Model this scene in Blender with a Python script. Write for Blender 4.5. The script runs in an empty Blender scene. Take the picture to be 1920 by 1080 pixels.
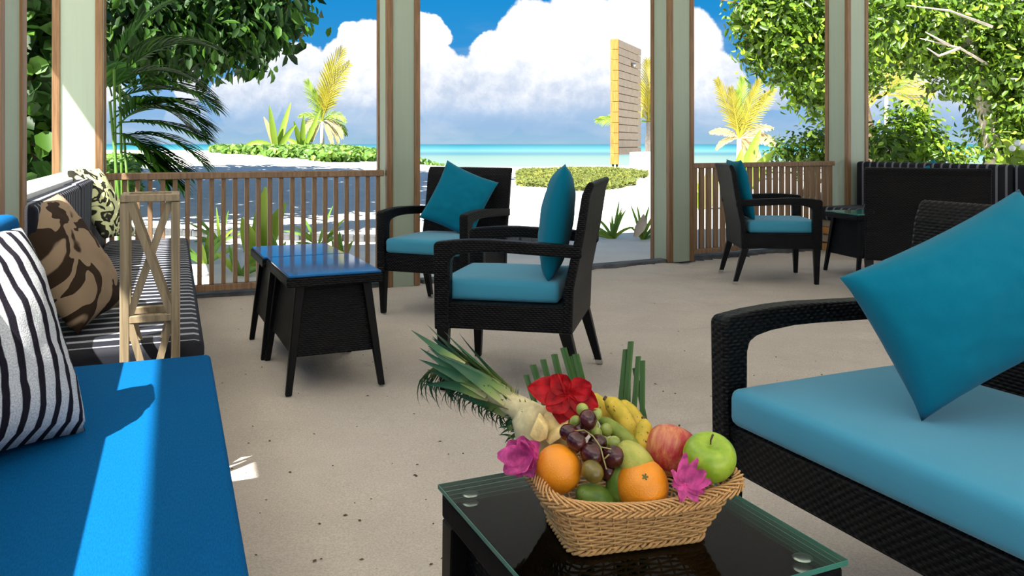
import bpy, bmesh, math, random
import numpy as np
from mathutils import Vector, Matrix, noise
random.seed(7); RNG = np.random.default_rng(11)
S = bpy.context.scene; C = S.collection
F, CH = 1550.0, 1.05                       # focal length in pixels of the 1920 frame, eye height

# ---------------------------------------------------------------- camera
cd = bpy.data.cameras.new('camera'); cam = bpy.data.objects.new('camera', cd); C.objects.link(cam)
cam.location = (0, 0, CH); cam.rotation_euler = (math.pi/2, 0, 0)
cd.sensor_width = 36; cd.lens = 36*F/1920; cd.shift_y = -270/1920; cd.clip_start = .05; cd.clip_end = 6000
S.camera = cam
S.view_settings.view_transform = 'Standard'; S.view_settings.look = 'None'
S.view_settings.gamma = 1; S.view_settings.use_curve_mapping = False
S.view_settings.exposure = 1.02

# ---------------------------------------------------------------- sun
SUN = Vector((.422, .605, -1)).normalized()
sl = bpy.data.lights.new('sun', 'SUN'); so = bpy.data.objects.new('sun', sl); C.objects.link(so)
sl.energy = 9.0; sl.angle = .009; sl.color = (1, .965, .91)
so.rotation_euler = SUN.to_track_quat('-Z', 'Y').to_euler(); so.location = (-6, -8, 14)

# ---------------------------------------------------------------- sky with cumulus
class NT:
    def __init__(s, nt): s.nt = nt; s.nt.nodes.clear()
    def n(s, t, **k):
        d = s.nt.nodes.new(t)
        for a, b in k.items(): setattr(d, a, b)
        return d
    def l(s, a, b): s.nt.links.new(a, b)
    def put(s, sock, v):
        if isinstance(v, bpy.types.NodeSocket): s.l(v, sock)
        elif v is not None: sock.default_value = v
    def m(s, op, a, b=None, c=None, clamp=False):
        d = s.n('ShaderNodeMath', operation=op); d.use_clamp = clamp
        for i, v in enumerate((a, b, c)): s.put(d.inputs[i], v)
        return d.outputs[0]
    def vm(s, op, a, b=None, out=0):
        d = s.n('ShaderNodeVectorMath', operation=op)
        s.put(d.inputs[0], a); s.put(d.inputs[1], b)
        return d.outputs[out]
    def scale(s, a, f):
        d = s.n('ShaderNodeVectorMath', operation='SCALE'); s.put(d.inputs[0], a); d.inputs[3].default_value = f
        return d.outputs[0]
    def noise(s, vec, scale, detail=4, rough=.5, out='Fac', dist=0):
        d = s.n('ShaderNodeTexNoise'); s.put(d.inputs['Vector'], vec)
        d.inputs['Scale'].default_value = scale; d.inputs['Detail'].default_value = detail
        d.inputs['Roughness'].default_value = rough; d.inputs['Distortion'].default_value = dist
        return d.outputs[out]
    def ramp(s, f, stops, interp='LINEAR'):
        d = s.n('ShaderNodeValToRGB'); cr = d.color_ramp; cr.interpolation = interp
        while len(cr.elements) < len(stops): cr.elements.new(.5)
        for e, (p, c) in zip(cr.elements, stops):
            e.position = p; e.color = (*c, 1) if len(c) == 3 else c
        s.put(d.inputs[0], f); return d.outputs[0]
    def mix(s, f, a, b, mode='MIX'):
        d = s.n('ShaderNodeMix', data_type='RGBA', blend_type=mode)
        s.put(d.inputs[0], f)
        for i, v in ((6, a), (7, b)):
            s.put(d.inputs[i], (*v, 1) if isinstance(v, tuple) and len(v) == 3 else v)
        return d.outputs[2]
    def smooth(s, x, a, b):
        d = s.n('ShaderNodeMapRange', interpolation_type='SMOOTHSTEP'); s.put(d.inputs[0], x)
        d.inputs[1].default_value = a; d.inputs[2].default_value = b
        return d.outputs[0]

def make_world():
    w = bpy.data.worlds.new('sky'); S.world = w; w.use_nodes = True
    t = NT(w.node_tree)
    tc = t.n('ShaderNodeTexCoord'); d = tc.outputs['Generated']
    sx = t.n('ShaderNodeSeparateXYZ'); t.l(d, sx.inputs[0]); z = sx.outputs[2]
    blue = t.ramp(z, [(0, (.30, .50, .66)), (.02, (.27, .45, .68)), (.06, (.19, .42, .74)), (.10, (.035, .27, .62)), (.17, (.012, .25, .60)), (.6, (.010, .17, .48))])
    blobs = [(1085,30,60),(800,60,46),(800,130,60),(850,175,75),(930,115,62),(1000,70,72),(1090,70,84),(1180,70,80),(1020,150,110),(925,205,60),(860,215,50),
             (1150,160,100),(700,95,58),(655,130,62),(665,80,38),(560,140,58),(512,155,52),(470,195,60),(620,195,85),(720,180,80),
             (426,172,27),(360,165,30),(1330,165,70),(1260,90,90),(1450,185,26),(1640,190,60),(1780,150,80),(1950,90,90),(150,160,70),(20,110,90),(350,230,40)]
    wob = t.noise(d, 22, 6, .62, 'Color')
    dd = t.vm('ADD', d, t.scale(t.vm('SUBTRACT', wob, (.5, .5, .5)), .028))
    def dens(vec):
        cur = None
        for (px, py, r) in blobs:
            v = Vector(((px-960)/F, 1, (270-py)/F)).normalized()
            q = t.vm('DISTANCE', vec, tuple(v), out=1)
            x = t.m('MULTIPLY_ADD', q, -1/(r/F), 1.0)
            cur = x if cur is None else t.m('SMOOTH_MAX', cur, x, .12)
        return cur
    D = dens(dd)
    # clouds further round the horizon; unseen ones overhead added to lift the ambient light
    low = t.m('MULTIPLY', t.m('SUBTRACT', .30, t.m('MINIMUM', t.m('ABSOLUTE', t.m('SUBTRACT', z, .10)), .26)), 1.2)
    back = t.m('MAXIMUM', t.m('LESS_THAN', sx.outputs[1], .45), t.m('GREATER_THAN', z, .30))
    far = t.m('MULTIPLY', t.m('ADD', t.m('SUBTRACT', t.noise(d, 2.6, 7, .6), .57), low), back)
    D2 = t.m('MAXIMUM', D, t.m('MULTIPLY', far, 1.0))
    mask = t.smooth(D2, .0, .09)
    puff = t.noise(dd, 26, 7, .62)
    puff2 = t.noise(t.vm('ADD', dd, (.006, .0, -.008)), 26, 7, .62)
    relief = t.m('SUBTRACT', puff, puff2)
    shade = t.m('ADD', t.m('MULTIPLY', relief, 1.1), t.m('MULTIPLY', t.m('SUBTRACT', z, .05), 6.0))
    shade = t.m('ADD', shade, t.m('MULTIPLY', t.m('SUBTRACT', t.noise(dd, 9, 3, .45), .5), 1.3))
    shade = t.smooth(shade, -.35, .42)
    ccol = t.mix(shade, (.52, .61, .76), (1.0, 1.0, 1.02))
    fade = t.smooth(z, .018, .06)
    veil = t.m('MULTIPLY', t.smooth(t.noise(t.vm('MULTIPLY', d, (1, 1, 3.5)), 7, 5, .55), .45, .75), .45)
    c1 = t.mix(t.m('MULTIPLY', veil, t.m('SUBTRACT', 1, t.smooth(z, .10, .16))), blue, (.62, .70, .80))
    col = t.mix(t.m('MULTIPLY', mask, t.m('MULTIPLY_ADD', fade, .85, .12)), c1, ccol)
    bg = t.n('ShaderNodeBackground'); t.l(col, bg.inputs[0]); bg.inputs[1].default_value = .56
    o = t.n('ShaderNodeOutputWorld'); t.l(bg.outputs[0], o.inputs[0])
make_world()

# ---------------------------------------------------------------- materials
M = {}
def mat(name, col, rough=.6, spec=.5, bump=None, var=None, metal=0, coat=0, transl=0, fn=None, sheen=0):
    """bump=(scale, strength, dist)  var=(scale, amount) colour variation  transl=share of translucency"""
    m = bpy.data.materials.new(name); m.use_nodes = True; t = NT(m.node_tree)
    b = t.n('ShaderNodeBsdfPrincipled'); o = t.n('ShaderNodeOutputMaterial')
    tc = t.n('ShaderNodeTexCoord'); oc, uv = tc.outputs['Object'], tc.outputs['UV']
    c = (*col, 1)
    b.inputs['Roughness'].default_value = rough; b.inputs['Specular IOR Level'].default_value = spec
    b.inputs['Metallic'].default_value = metal; b.inputs['Coat Weight'].default_value = coat
    b.inputs['Sheen Weight'].default_value = sheen
    colsock = None; h = None
    if var:
        nz = t.noise(oc, var[0], 4, .6)
        colsock = t.mix(t.smooth(nz, .3, .7), tuple(x*(1-var[1]) for x in col), tuple(min(1, x*(1+var[1])) for x in col))
    if bump: h = t.noise(oc, bump[0], 3, .6)
    if fn:
        r = fn(t, oc, uv, col)
        if r[0] is not None: colsock = r[0]
        if len(r) > 1 and r[1] is not None: h = r[1]
        if len(r) > 2 and r[2] is not None: t.l(r[2], b.inputs['Roughness'])
    if colsock is not None: t.l(colsock, b.inputs['Base Color'])
    else: b.inputs['Base Color'].default_value = c
    if h is not None:
        bp = t.n('ShaderNodeBump'); bp.inputs['Strength'].default_value = bump[1] if bump else .5
        bp.inputs['Distance'].default_value = bump[2] if bump else .003
        t.l(h, bp.inputs['Height']); t.l(bp.outputs[0], b.inputs['Normal'])
    if transl:
        tr = t.n('ShaderNodeBsdfTranslucent'); mx = t.n('ShaderNodeMixShader'); mx.inputs[0].default_value = transl
        if colsock is not None: t.l(colsock, tr.inputs[0])
        else: tr.inputs[0].default_value = c
        t.l(b.outputs[0], mx.inputs[1]); t.l(tr.outputs[0], mx.inputs[2]); t.l(mx.outputs[0], o.inputs[0])
    else: t.l(b.outputs[0], o.inputs[0])
    M[name] = m; return m

def f_wood(t, oc, uv, col):
    v = t.vm('MULTIPLY', uv, (60, 3.0, 1))
    n = t.noise(v, 1.0, 5, .6, dist=.4)
    c = t.mix(t.smooth(n, .25, .75), tuple(x*.62 for x in col), tuple(min(1, x*1.28) for x in col))
    return c, n
def f_leaf(amount=.45, hue=(1.5, 1.25, .6)):
    def g(t, oc, uv, col):
        geo = t.n('ShaderNodeNewGeometry'); r = geo.outputs['Random Per Island']
        return (t.ramp(r, [(0, tuple(x*(1-amount) for x in col)), (.6, col), (1, tuple(min(1, x*h) for x, h in zip(col, hue)))]),)
    return g
def f_sand(t, oc, uv, col):
    n1 = t.noise(oc, 2.0, 5, .6); n2 = t.noise(oc, 160, 3, .7); n3 = t.noise(oc, 14, 4, .6)
    c = t.mix(t.smooth(n1, .3, .7), tuple(x*.9 for x in col), col)
    c = t.mix(t.smooth(n2, .35, .65), t.mix(1.0, c, (.80, .79, .77), 'MULTIPLY'), c)
    spk = t.smooth(t.noise(oc, 55, 2, .5), .72, .76)
    c = t.mix(t.m('MULTIPLY', spk, .55), c, (.25, .19, .14))
    h = t.m('ADD', t.m('MULTIPLY', n2, .35), n3)
    return c, h
def f_rattan(t, oc, uv, col):
    br = t.n('ShaderNodeTexBrick'); br.offset = .5; t.l(uv, br.inputs['Vector'])
    br.inputs['Scale'].default_value = 1; br.inputs['Brick Width'].default_value = .022
    br.inputs['Row Height'].default_value = .0085; br.inputs['Mortar Size'].default_value = .0011
    br.inputs['Mortar Smooth'].default_value = 1
    sp = t.n('ShaderNodeSeparateXYZ'); t.l(uv, sp.inputs[0])
    row = t.m('FLOOR', t.m('DIVIDE', sp.outputs[1], .0085))
    ph = t.m('MULTIPLY', t.m('MODULO', row, 2.0), .5)
    a = t.m('SINE', t.m('MULTIPLY', t.m('ADD', t.m('DIVIDE', sp.outputs[0], .022), ph), 6.2832))
    b = t.m('ABSOLUTE', t.m('SINE', t.m('MULTIPLY', sp.outputs[1], 3.1416/.0085)))
    h = t.m('MULTIPLY', t.m('ADD', t.m('MULTIPLY', a, .5), .6), b)
    c = t.mix(t.smooth(h, .0, .8), tuple(x*.25 for x in col), tuple(x*1.35 for x in col))
    return c, h, t.m('MULTIPLY_ADD', h, -.15, .5)
def stripes(period, width, dark, light, axis=0, wob=0):
    def g(t, oc, uv, col):
        sp = t.n('ShaderNodeSeparateXYZ'); t.l(uv, sp.inputs[0])
        x = sp.outputs[axis]
        if wob: x = t.m('ADD', x, t.m('MULTIPLY', t.m('SUBTRACT', t.noise(uv, 9, 2), .5), wob))
        f = t.m('FRACT', t.m('DIVIDE', t.m('ADD', x, 50.0), period))
        tri = t.m('ABSOLUTE', t.m('SUBTRACT', f, .5))
        mk = t.smooth(tri, width*.5+.03, width*.5-.03)
        w = t.noise(uv, 320, 2, .6)
        c = t.mix(mk, dark, t.mix(t.smooth(w, .3, .7), tuple(k*.6 for k in light), light))
        return c, t.m('ADD', t.m('MULTIPLY', mk, .6), w)
    return g
def f_fabric(t, oc, uv, col):
    v = t.vm('MULTIPLY', uv, (900, 900, 1))
    n = t.noise(v, 1.0, 2, .5); n2 = t.noise(oc, 6, 3, .5)
    c = t.mix(t.smooth(n, .2, .8), tuple(x*.86 for x in col), tuple(min(1, x*1.1) for x in col))
    return c, t.m('ADD', t.m('MULTIPLY', n, .4), t.m('MULTIPLY', n2, 1.0))
def f_towel(t, oc, uv, col):
    v = t.vm('MULTIPLY', uv, (420, 90, 1))
    n = t.noise(v, 1.0, 4, .7)
    c = t.mix(t.smooth(n, .2, .8), tuple(x*.72 for x in col), tuple(min(1, x*1.2) for x in col))
    return c, n
def f_batik(dark, light, sc):
    def g(t, oc, uv, col):
        n = t.noise(uv, sc, 2, .4, dist=1.6)
        w = t.m('FRACT', t.m('MULTIPLY', n, 4.0))
        mk = t.smooth(w, .42, .56)
        return (t.mix(mk, dark, light),)
    return g
def f_peel(t, oc, uv, col):
    n = t.noise(oc, 420, 2, .4)
    return t.mix(t.smooth(t.noise(oc, 20, 2), .3, .7), tuple(x*.88 for x in col), col), n
def f_redapple(t, oc, uv, col):
    n = t.noise(t.vm('MULTIPLY', oc, (90, 90, 14)), 1, 4, .7)
    g = t.m('ADD', t.m('MULTIPLY', t.noise(oc, 14, 1), .9), t.m('MULTIPLY', n, .75))
    return (t.mix(t.smooth(g, .74, 1.12), (.46, .022, .035), (.70, .30, .12)),)
def f_greenapple(t, oc, uv, col):
    n = t.noise(oc, 30, 3, .6)
    return (t.mix(t.smooth(n, .3, .75), (.20, .36, .015), (.42, .56, .05)),)
def f_mango(a, b):
    def g(t, oc, uv, col):
        n = t.noise(oc, 35, 4, .6); s = t.smooth(t.noise(oc, 260, 2), .66, .72)
        c = t.mix(t.smooth(n, .3, .7), a, b)
        return (t.mix(t.m('MULTIPLY', s, .6), c, (.06, .05, .02)),)
    return g
def f_banana(t, oc, uv, col):
    n = t.noise(oc, 28, 4, .6); s = t.smooth(t.noise(oc, 150, 3), .64, .70)
    c = t.mix(t.smooth(n, .3, .75), (.45, .36, .03), (.80, .55, .07))
    return (t.mix(s, c, (.08, .045, .015)),)
def f_sea(t, oc, uv, col):
    sp = t.n('ShaderNodeSeparateXYZ'); t.l(oc, sp.inputs[0])
    d = t.m('LOGARITHM', t.m('MAXIMUM', sp.outputs[1], 1.0), 10)
    d = t.m('ADD', t.m('DIVIDE', d, 4.0), t.m('MULTIPLY', t.m('SUBTRACT', t.noise(t.vm('MULTIPLY', oc, (.004, .03, 1)), 1, 3), .5), .06))
    c = t.ramp(d, [(.37, (.24, .29, .23)), (.46, (.18, .25, .20)), (.505, (.13, .22, .18)), (.53, (.05, .15, .17)), (.56, (.11, .26, .25)),
                   (.62, (.035, .20, .21)), (.72, (.006, .12, .15)), (.85, (.005, .09, .13))])
    return c, t.noise(t.vm('MULTIPLY', oc, (.25, 1.2, 1)), 1.0, 4, .6)
def f_paint(t, oc, uv, col):
    n = t.noise(t.vm('MULTIPLY', oc, (30, 30, 2)), 1, 3, .6)
    return t.mix(t.smooth(n, .2, .8), tuple(x*.93 for x in col), col), n
def f_petal(t, oc, uv, col):
    n = t.noise(oc, 60, 3, .5)
    return (t.mix(t.smooth(n, .3, .7), tuple(x*.6 for x in col), tuple(min(1, x*1.25) for x in col)),)
def f_pineleaf(t, oc, uv, col):
    sp = t.n('ShaderNodeSeparateXYZ'); t.l(uv, sp.inputs[0])
    return (t.ramp(sp.outputs[1], [(0, (.48, .44, .20)), (.22, (.22, .32, .08)), (.45, (.035, .12, .045)), (1, (.012, .065, .04))]),)

mat('sand', (.64, .575, .50), .95, .15, bump=(1, .9, .006), fn=f_sand)
mat('beach_sand', (.78, .76, .71), .95, .1, bump=(1, .5, .012), fn=f_sand)
mat('green_paint', (.36, .43, .33), .55, .3, bump=(1, .15, .001), fn=f_paint)
mat('white_paint', (.72, .74, .70), .5, .3, bump=(1, .15, .001), fn=f_paint)
mat('ceiling_paint', (.88, .87, .85), .8, .2)
mat('trim_wood', (.23, .125, .055), .45, .4, bump=(1, .25, .001), fn=f_wood)
mat('rail_wood', (.29, .18, .10), .5, .35, bump=(1, .25, .001), fn=f_wood)
mat('pale_wood', (.30, .23, .135), .6, .3, bump=(1, .3, .001), fn=f_wood)
mat('plank_wood', (.48, .25, .08), .5, .3, bump=(1, .3, .001), fn=f_wood)
mat('grey_plank', (.36, .29, .22), .7, .2, bump=(1, .3, .001), fn=f_wood)
mat('orange_wood', (.50, .19, .045), .6, .2, bump=(1, .3, .001), fn=f_wood)
mat('concrete', (.60, .60, .57), .9, .1, bump=(40, .3, .003), var=(6, .1))
mat('kerb_stone', (.10, .105, .11), .8, .3, bump=(40, .4, .004), var=(8, .3))
mat('rattan', (.0030, .0032, .0042), .45, .16, bump=(1, 1.0, .0022), fn=f_rattan)
mat('black_leg', (.003, .003, .0035), .4, .18)
mat('steel', (.6, .6, .58), .25, .5, metal=1)
mat('teal_seat', (.055, .315, .47), .85, .15, bump=(1, .25, .0015), fn=f_fabric, sheen=.25)
mat('teal_pillow', (.002, .165, .26), .9, .05, bump=(1, .35, .002), fn=f_fabric, sheen=.1)
mat('blue_towel', (.0005, .090, .255), .9, .06, bump=(1, .6, .0015), fn=f_towel)
mat('navy_stripe', (.02, .02, .03), .8, .2, bump=(1, .2, .001), fn=stripes(.066, .26, (.006, .007, .013), (.30, .31, .36), 0))
mat('navy_stripe_seat', (.02, .02, .03), .7, .3, bump=(1, .2, .001), fn=stripes(.085, .30, (.006, .007, .013), (.42, .43, .48), 1))
mat('navy_stripe_wide', (.02, .02, .03), .7, .3, bump=(1, .2, .001), fn=stripes(.085, .24, (.006, .007, .012), (.22, .22, .26), 0))
mat('pillow_stripe', (.02, .02, .03), .9, .1, bump=(1, .5, .002), fn=stripes(.038, .60, (.012, .010, .016), (.60, .62, .64), 0, .004))
mat('batik_brown', (.2, .12, .07), .9, .1, fn=f_batik((.035, .022, .014), (.30, .215, .14), 4))
mat('batik_cream', (.2, .12, .07), .9, .1, fn=f_batik((.03, .03, .02), (.70, .72, .38), 8))
mat('blue_glass', (.012, .13, .36), .07, .35)
mat('petal_red', (.50, .004, .010), .55, .3, transl=.25, fn=f_petal)
mat('petal_pink', (.80, .13, .43), .55, .3, transl=.3, fn=f_petal)
mat('stamen', (.75, .5, .1), .6)
mat('orange_peel', (.88, .30, .012), .38, .5, bump=(1, .5, .0012), fn=f_peel)
mat('calyx', (.10, .12, .03), .8)
mat('red_apple', (.4, .02, .02), .28, .5, fn=f_redapple)
mat('green_apple', (.3, .45, .03), .25, .5, fn=f_greenapple)
mat('green_mango', (.1, .2, .03), .4, .4, fn=f_mango((.07, .16, .02), (.19, .28, .04)))
mat('yellow_mango', (.4, .4, .05), .4, .4, fn=f_mango((.30, .33, .04), (.50, .47, .10)))
mat('banana_skin', (.7, .5, .05), .5, .3, fn=f_banana)
mat('green_banana', (.2, .3, .05), .5, .3, fn=f_mango((.15, .22, .03), (.28, .33, .06)))
mat('grape_dark', (.060, .010, .010), .18, .6, var=(40, .5))
mat('grape_olive', (.16, .12, .02), .2, .6, var=(40, .3))
mat('grape_green', (.30, .36, .07), .2, .6, var=(40, .3))
mat('grape_stem', (.40, .33, .12), .7)
mat('pine_flesh', (.80, .62, .26), .55, .3, bump=(120, .5, .002), var=(60, .2))
mat('pine_core', (.66, .58, .32), .6, .3, bump=(90, .4, .001), var=(40, .2))
mat('pine_leaf', (.05, .16, .06), .45, .4, transl=.12, fn=f_pineleaf)
mat('blade_green', (.035, .11, .02), .45, .4, transl=.2, fn=f_leaf(.5, (1.8, 1.5, 1.2)))
mat('wicker', (.60, .34, .13), .5, .35, var=(200, .18))
mat('table_weave', (.006, .006, .007), .6, .08, bump=(1, .1, .0006), fn=f_wood)
mat('leaf_dark', (.024, .072, .011), .5, .25, transl=.3, fn=f_leaf(.6, (3.2, 2.6, 1.6)))
mat('leaf_bright', (.13, .25, .022), .4, .5, transl=.35, fn=f_leaf(.75, (3.0, 2.3, 2.0)))
mat('leaf_palm', (.030, .10, .012), .5, .2, transl=.3, fn=f_leaf(.4, (2.4, 2.0, 1.2)))
mat('leaf_yellow', (.50, .44, .05), .5, .3, transl=.35, fn=f_leaf(.35, (1.3, 1.1, 1.5)))
mat('leaf_lime', (.27, .40, .05), .5, .3, transl=.35, fn=f_leaf(.45, (1.8, 1.5, 1.4)))
mat('leaf_plant', (.15, .30, .05), .45, .4, transl=.35, fn=f_leaf(.5, (1.9, 1.5, 1.3)))
mat('leaf_straw', (.62, .50, .25), .6, .2, transl=.3, fn=f_leaf(.3, (1.2, 1.2, 1.2)))
mat('grass', (.17, .21, .05), .7, .2, transl=.3, fn=f_leaf(.45, (1.8, 1.4, 1.2)))
mat('bark', (.20, .15, .10), .9, .1, bump=(30, .6, .01), var=(8, .35))
mat('bark_pale', (.55, .48, .40), .9, .1, bump=(30, .5, .01), var=(8, .2))
mat('debris', (.10, .06, .03), .9)
mat('petal_white', (.92, .92, .88), .6)
mat('sea', (.1, .4, .4), .35, .25, bump=(1, .3, .05), fn=f_sea)
def glass():
    m = bpy.data.materials.new('glass'); m.use_nodes = True; t = NT(m.node_tree)
    tr = t.n('ShaderNodeBsdfTransparent'); tr.inputs[0].default_value = (.82, .93, .88, 1)
    gl = t.n('ShaderNodeBsdfGlossy'); gl.inputs['Roughness'].default_value = .02
    fr = t.n('ShaderNodeFresnel'); fr.inputs[0].default_value = 1.22
    mx = t.n('ShaderNodeMixShader'); o = t.n('ShaderNodeOutputMaterial')
    t.l(fr.outputs[0], mx.inputs[0]); t.l(tr.outputs[0], mx.inputs[1]); t.l(gl.outputs[0], mx.inputs[2]); t.l(mx.outputs[0], o.inputs[0])
    M['glass'] = m
glass()
mat('glass_edge', (.03, .20, .15), .08, .8)

# ---------------------------------------------------------------- geometry helpers
def at(px, py, Y): return Vector(((px-960)*Y/F, Y, CH-(py-270)*Y/F))
def fl(px, py, z=0.0):
    Y = F*(CH-z)/(py-270); return Vector(((px-960)*Y/F, Y, z))
def rz(a): return Matrix.Rotation(math.radians(a), 4, 'Z')
def tag(o, label=None, cat=None, group=None, kind=None):
    if label: o['label'] = label
    if cat: o['category'] = cat
    if group: o['group'] = group
    if kind: o['kind'] = kind
    return o
def root(name, loc=(0,0,0), ang=0, label=None, cat=None, group=None, kind=None):
    o = bpy.data.objects.new(name, None); C.objects.link(o); o.location = loc
    o.rotation_euler = (0, 0, math.radians(ang)); o.empty_display_size = .1
    return tag(o, label, cat, group, kind)

class MB:
    def __init__(s): s.v = []; s.f = []; s.uv = []; s.hasuv = False
    def add(s, vs, fs, uvs=None):
        n = len(s.v); s.v += [tuple(v) for v in vs]; s.f += [tuple(i+n for i in f) for f in fs]
        if uvs is not None: s.hasuv = True; s.uv += list(uvs)
        else: s.uv += [(0, 0)]*len(vs)
        return s
    def box(s, c, d, yaw=0, m=None):
        x, y, z = d[0]/2, d[1]/2, d[2]/2
        vs = [Vector((a*x, b*y, e*z)) for a in (-1, 1) for b in (-1, 1) for e in (-1, 1)]
        R = m or (Matrix.Rotation(yaw, 4, 'Z') if yaw else None)
        if R: vs = [R @ v for v in vs]
        c = Vector(c); vs = [v+c for v in vs]
        return s.add(vs, [(0,1,3,2),(4,6,7,5),(0,4,5,1),(2,3,7,6),(0,2,6,4),(1,5,7,3)])
    def bar(s, p, q, w, h, up=(0,0,1)):
        p, q = Vector(p), Vector(q); d = (q-p); L = d.length; d.normalize()
        sd = d.cross(Vector(up))
        if sd.length < 1e-4: sd = d.cross(Vector((0,1,0)))
        sd.normalize(); u = sd.cross(d)
        vs = []
        for e in (p, q):
            for a, b in ((-1,-1),(1,-1),(1,1),(-1,1)): vs.append(e+sd*a*w/2+u*b*h/2)
        return s.add(vs, [(3,2,1,0),(4,5,6,7),(0,1,5,4),(1,2,6,5),(2,3,7,6),(3,0,4,7)])
    def taper(s, p, q, w0, w1, yaw=0):
        p, q = Vector(p), Vector(q); vs = []
        for e, w in ((p, w0), (q, w1)):
            for a, b in ((-1,-1),(1,-1),(1,1),(-1,1)):
                o = Vector((a*w/2, b*w/2, 0)); o = Matrix.Rotation(yaw, 3, 'Z') @ o; vs.append(e+o)
        return s.add(vs, [(3,2,1,0),(4,5,6,7),(0,1,5,4),(1,2,6,5),(2,3,7,6),(3,0,4,7)])
    def prism(s, poly, axis, a, b):
        """2-D polygon extruded along axis (0,1,2) between a and b"""
        def mk(p, t): q = list(p); q.insert(axis, t); return q
        n = len(poly); vs = [mk(p, a) for p in poly]+[mk(p, b) for p in poly]
        fs = [tuple(range(n)), tuple(range(2*n-1, n-1, -1))]+[(i, i+n, (i+1) % n+n, (i+1) % n) for i in range(n)]
        return s.add(vs, fs)
    def tube(s, pts, r, n=8, closed=False, cap=True):
        pts = [Vector(p) for p in pts]; N = len(pts); vs = []; prev = None
        for i, p in enumerate(pts):
            if closed: d = pts[(i+1) % N]-pts[i-1]
            else: d = pts[min(i+1, N-1)]-pts[max(i-1, 0)]
            d.normalize()
            if prev is None:
                a = Vector((0,0,1)) if abs(d.z) < .9 else Vector((1,0,0)); x = d.cross(a).normalized()
            else: x = (prev-d*prev.dot(d)).normalized()
            prev = x; y = d.cross(x); rr = r(i/(N-1)) if callable(r) else r
            for k in range(n):
                t = 2*math.pi*k/n; vs.append(p+x*math.cos(t)*rr+y*math.sin(t)*rr)
        fs = []
        for i in range(N if closed else N-1):
            j = (i+1) % N
            for k in range(n):
                k2 = (k+1) % n; fs.append((i*n+k, i*n+k2, j*n+k2, j*n+k))
        if cap and not closed: fs += [tuple(range(n-1, -1, -1)), tuple((N-1)*n+k for k in range(n))]
        return s.add(vs, fs)
    def lathe(s, prof, n=20, c=(0,0,0), m=None):
        vs = []; c = Vector(c)
        for r, z in prof:
            for k in range(n):
                t = 2*math.pi*k/n; v = Vector((r*math.cos(t), r*math.sin(t), z))
                if m: v = m @ v
                vs.append(v+c)
        fs = [(i*n+k, i*n+(k+1) % n, (i+1)*n+(k+1) % n, (i+1)*n+k) for i in range(len(prof)-1) for k in range(n)]
        return s.add(vs, fs)
    def build(s, name, m, parent=None, smooth=False, bevel=0, seg=1, kind=None, uv='box', loc=None, auto=None, sub=0):
        me = bpy.data.meshes.new(name); me.from_pydata([tuple(v) for v in s.v], [], s.f)
        if bevel or sub or True:
            bm = bmesh.new(); bm.from_mesh(me)
            if s.hasuv:
                ul = bm.loops.layers.uv.new('UVMap')
                for f in bm.faces:
                    for l in f.loops: l[ul].uv = s.uv[l.vert.index]
            else: bmesh.ops.recalc_face_normals(bm, faces=bm.faces)
            if bevel:
                es = [e for e in bm.edges if len(e.link_faces) == 2 and e.calc_face_angle(0) > .5]
                bmesh.ops.bevel(bm, geom=es, offset=bevel, segments=seg, profile=.5, affect='EDGES')
            bm.to_mesh(me); bm.free()
        if not s.hasuv and uv == 'box':
            ul = me.uv_layers.new(name='UVMap'); n = len(me.loops)
            co = np.empty(len(me.vertices)*3); me.vertices.foreach_get('co', co); co = co.reshape(-1, 3)
            li = np.empty(n, dtype=np.int32); me.loops.foreach_get('vertex_index', li)
            ls = np.empty(len(me.polygons), dtype=np.int32); me.polygons.foreach_get('loop_total', ls)
            nm = np.empty(len(me.polygons)*3); me.polygons.foreach_get('normal', nm); nm = np.abs(nm.reshape(-1, 3))
            ax = np.repeat(np.argmax(nm, 1), ls); p = co[li]
            u = np.where(ax == 0, p[:, 1], p[:, 0]); v = np.where(ax == 2, p[:, 1], p[:, 2])
            ul.data.foreach_set('uv', np.stack([u, v], 1).ravel().astype(np.float32))
        if smooth: me.polygons.foreach_set('use_smooth', [True]*len(me.polygons))
        me.materials.append(M[m]); o = bpy.data.objects.new(name, me); C.objects.link(o)
        if parent: o.parent = parent
        if loc is not None: o.location = loc
        if kind: o['kind'] = kind
        me.update(); return o

def dup(r, loc, ang=None, label=None, group=None, scale=None):
    n = r.copy(); C.objects.link(n); n.location = loc
    if ang is not None: n.rotation_euler = (0, 0, math.radians(ang))
    if label: n['label'] = label
    if group: n['group'] = group
    if scale: n.scale = scale
    for ch in list(r.children):
        c = ch.copy(); C.objects.link(c); c.parent = n
        for g in ch.children:
            d = g.copy(); C.objects.link(d); d.parent = c
    return n

def rbox(name, c, d, r, m, parent, seg=3, dome=0, kind=None, cuts=0):
    """cushion: rounded box with a slightly domed top"""
    bm = bmesh.new(); bmesh.ops.create_cube(bm, size=1)
    for v in bm.verts: v.co = Vector((v.co.x*d[0], v.co.y*d[1], v.co.z*d[2]))
    bmesh.ops.bevel(bm, geom=list(bm.edges), offset=r, segments=seg, profile=.5, affect='EDGES')
    if dome:
        bmesh.ops.subdivide_edges(bm, edges=[e for e in bm.edges if e.calc_length() > .12], cuts=7, use_grid_fill=True)
        for v in bm.verts:
            a = max(0, 1-(2*v.co.x/d[0])**2)*max(0, 1-(2*v.co.y/d[1])**2)
            if v.co.z > 0: v.co.z += dome*a**.5
    b = MB(); b.v = [tuple(Vector(v.co)+Vector(c)) for v in bm.verts]
    bm.verts.index_update(); b.f = [tuple(v.index for v in f.verts) for f in bm.faces]; b.uv = []; bm.free()
    return b.build(name, m, parent, smooth=True, kind=kind)

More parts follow.
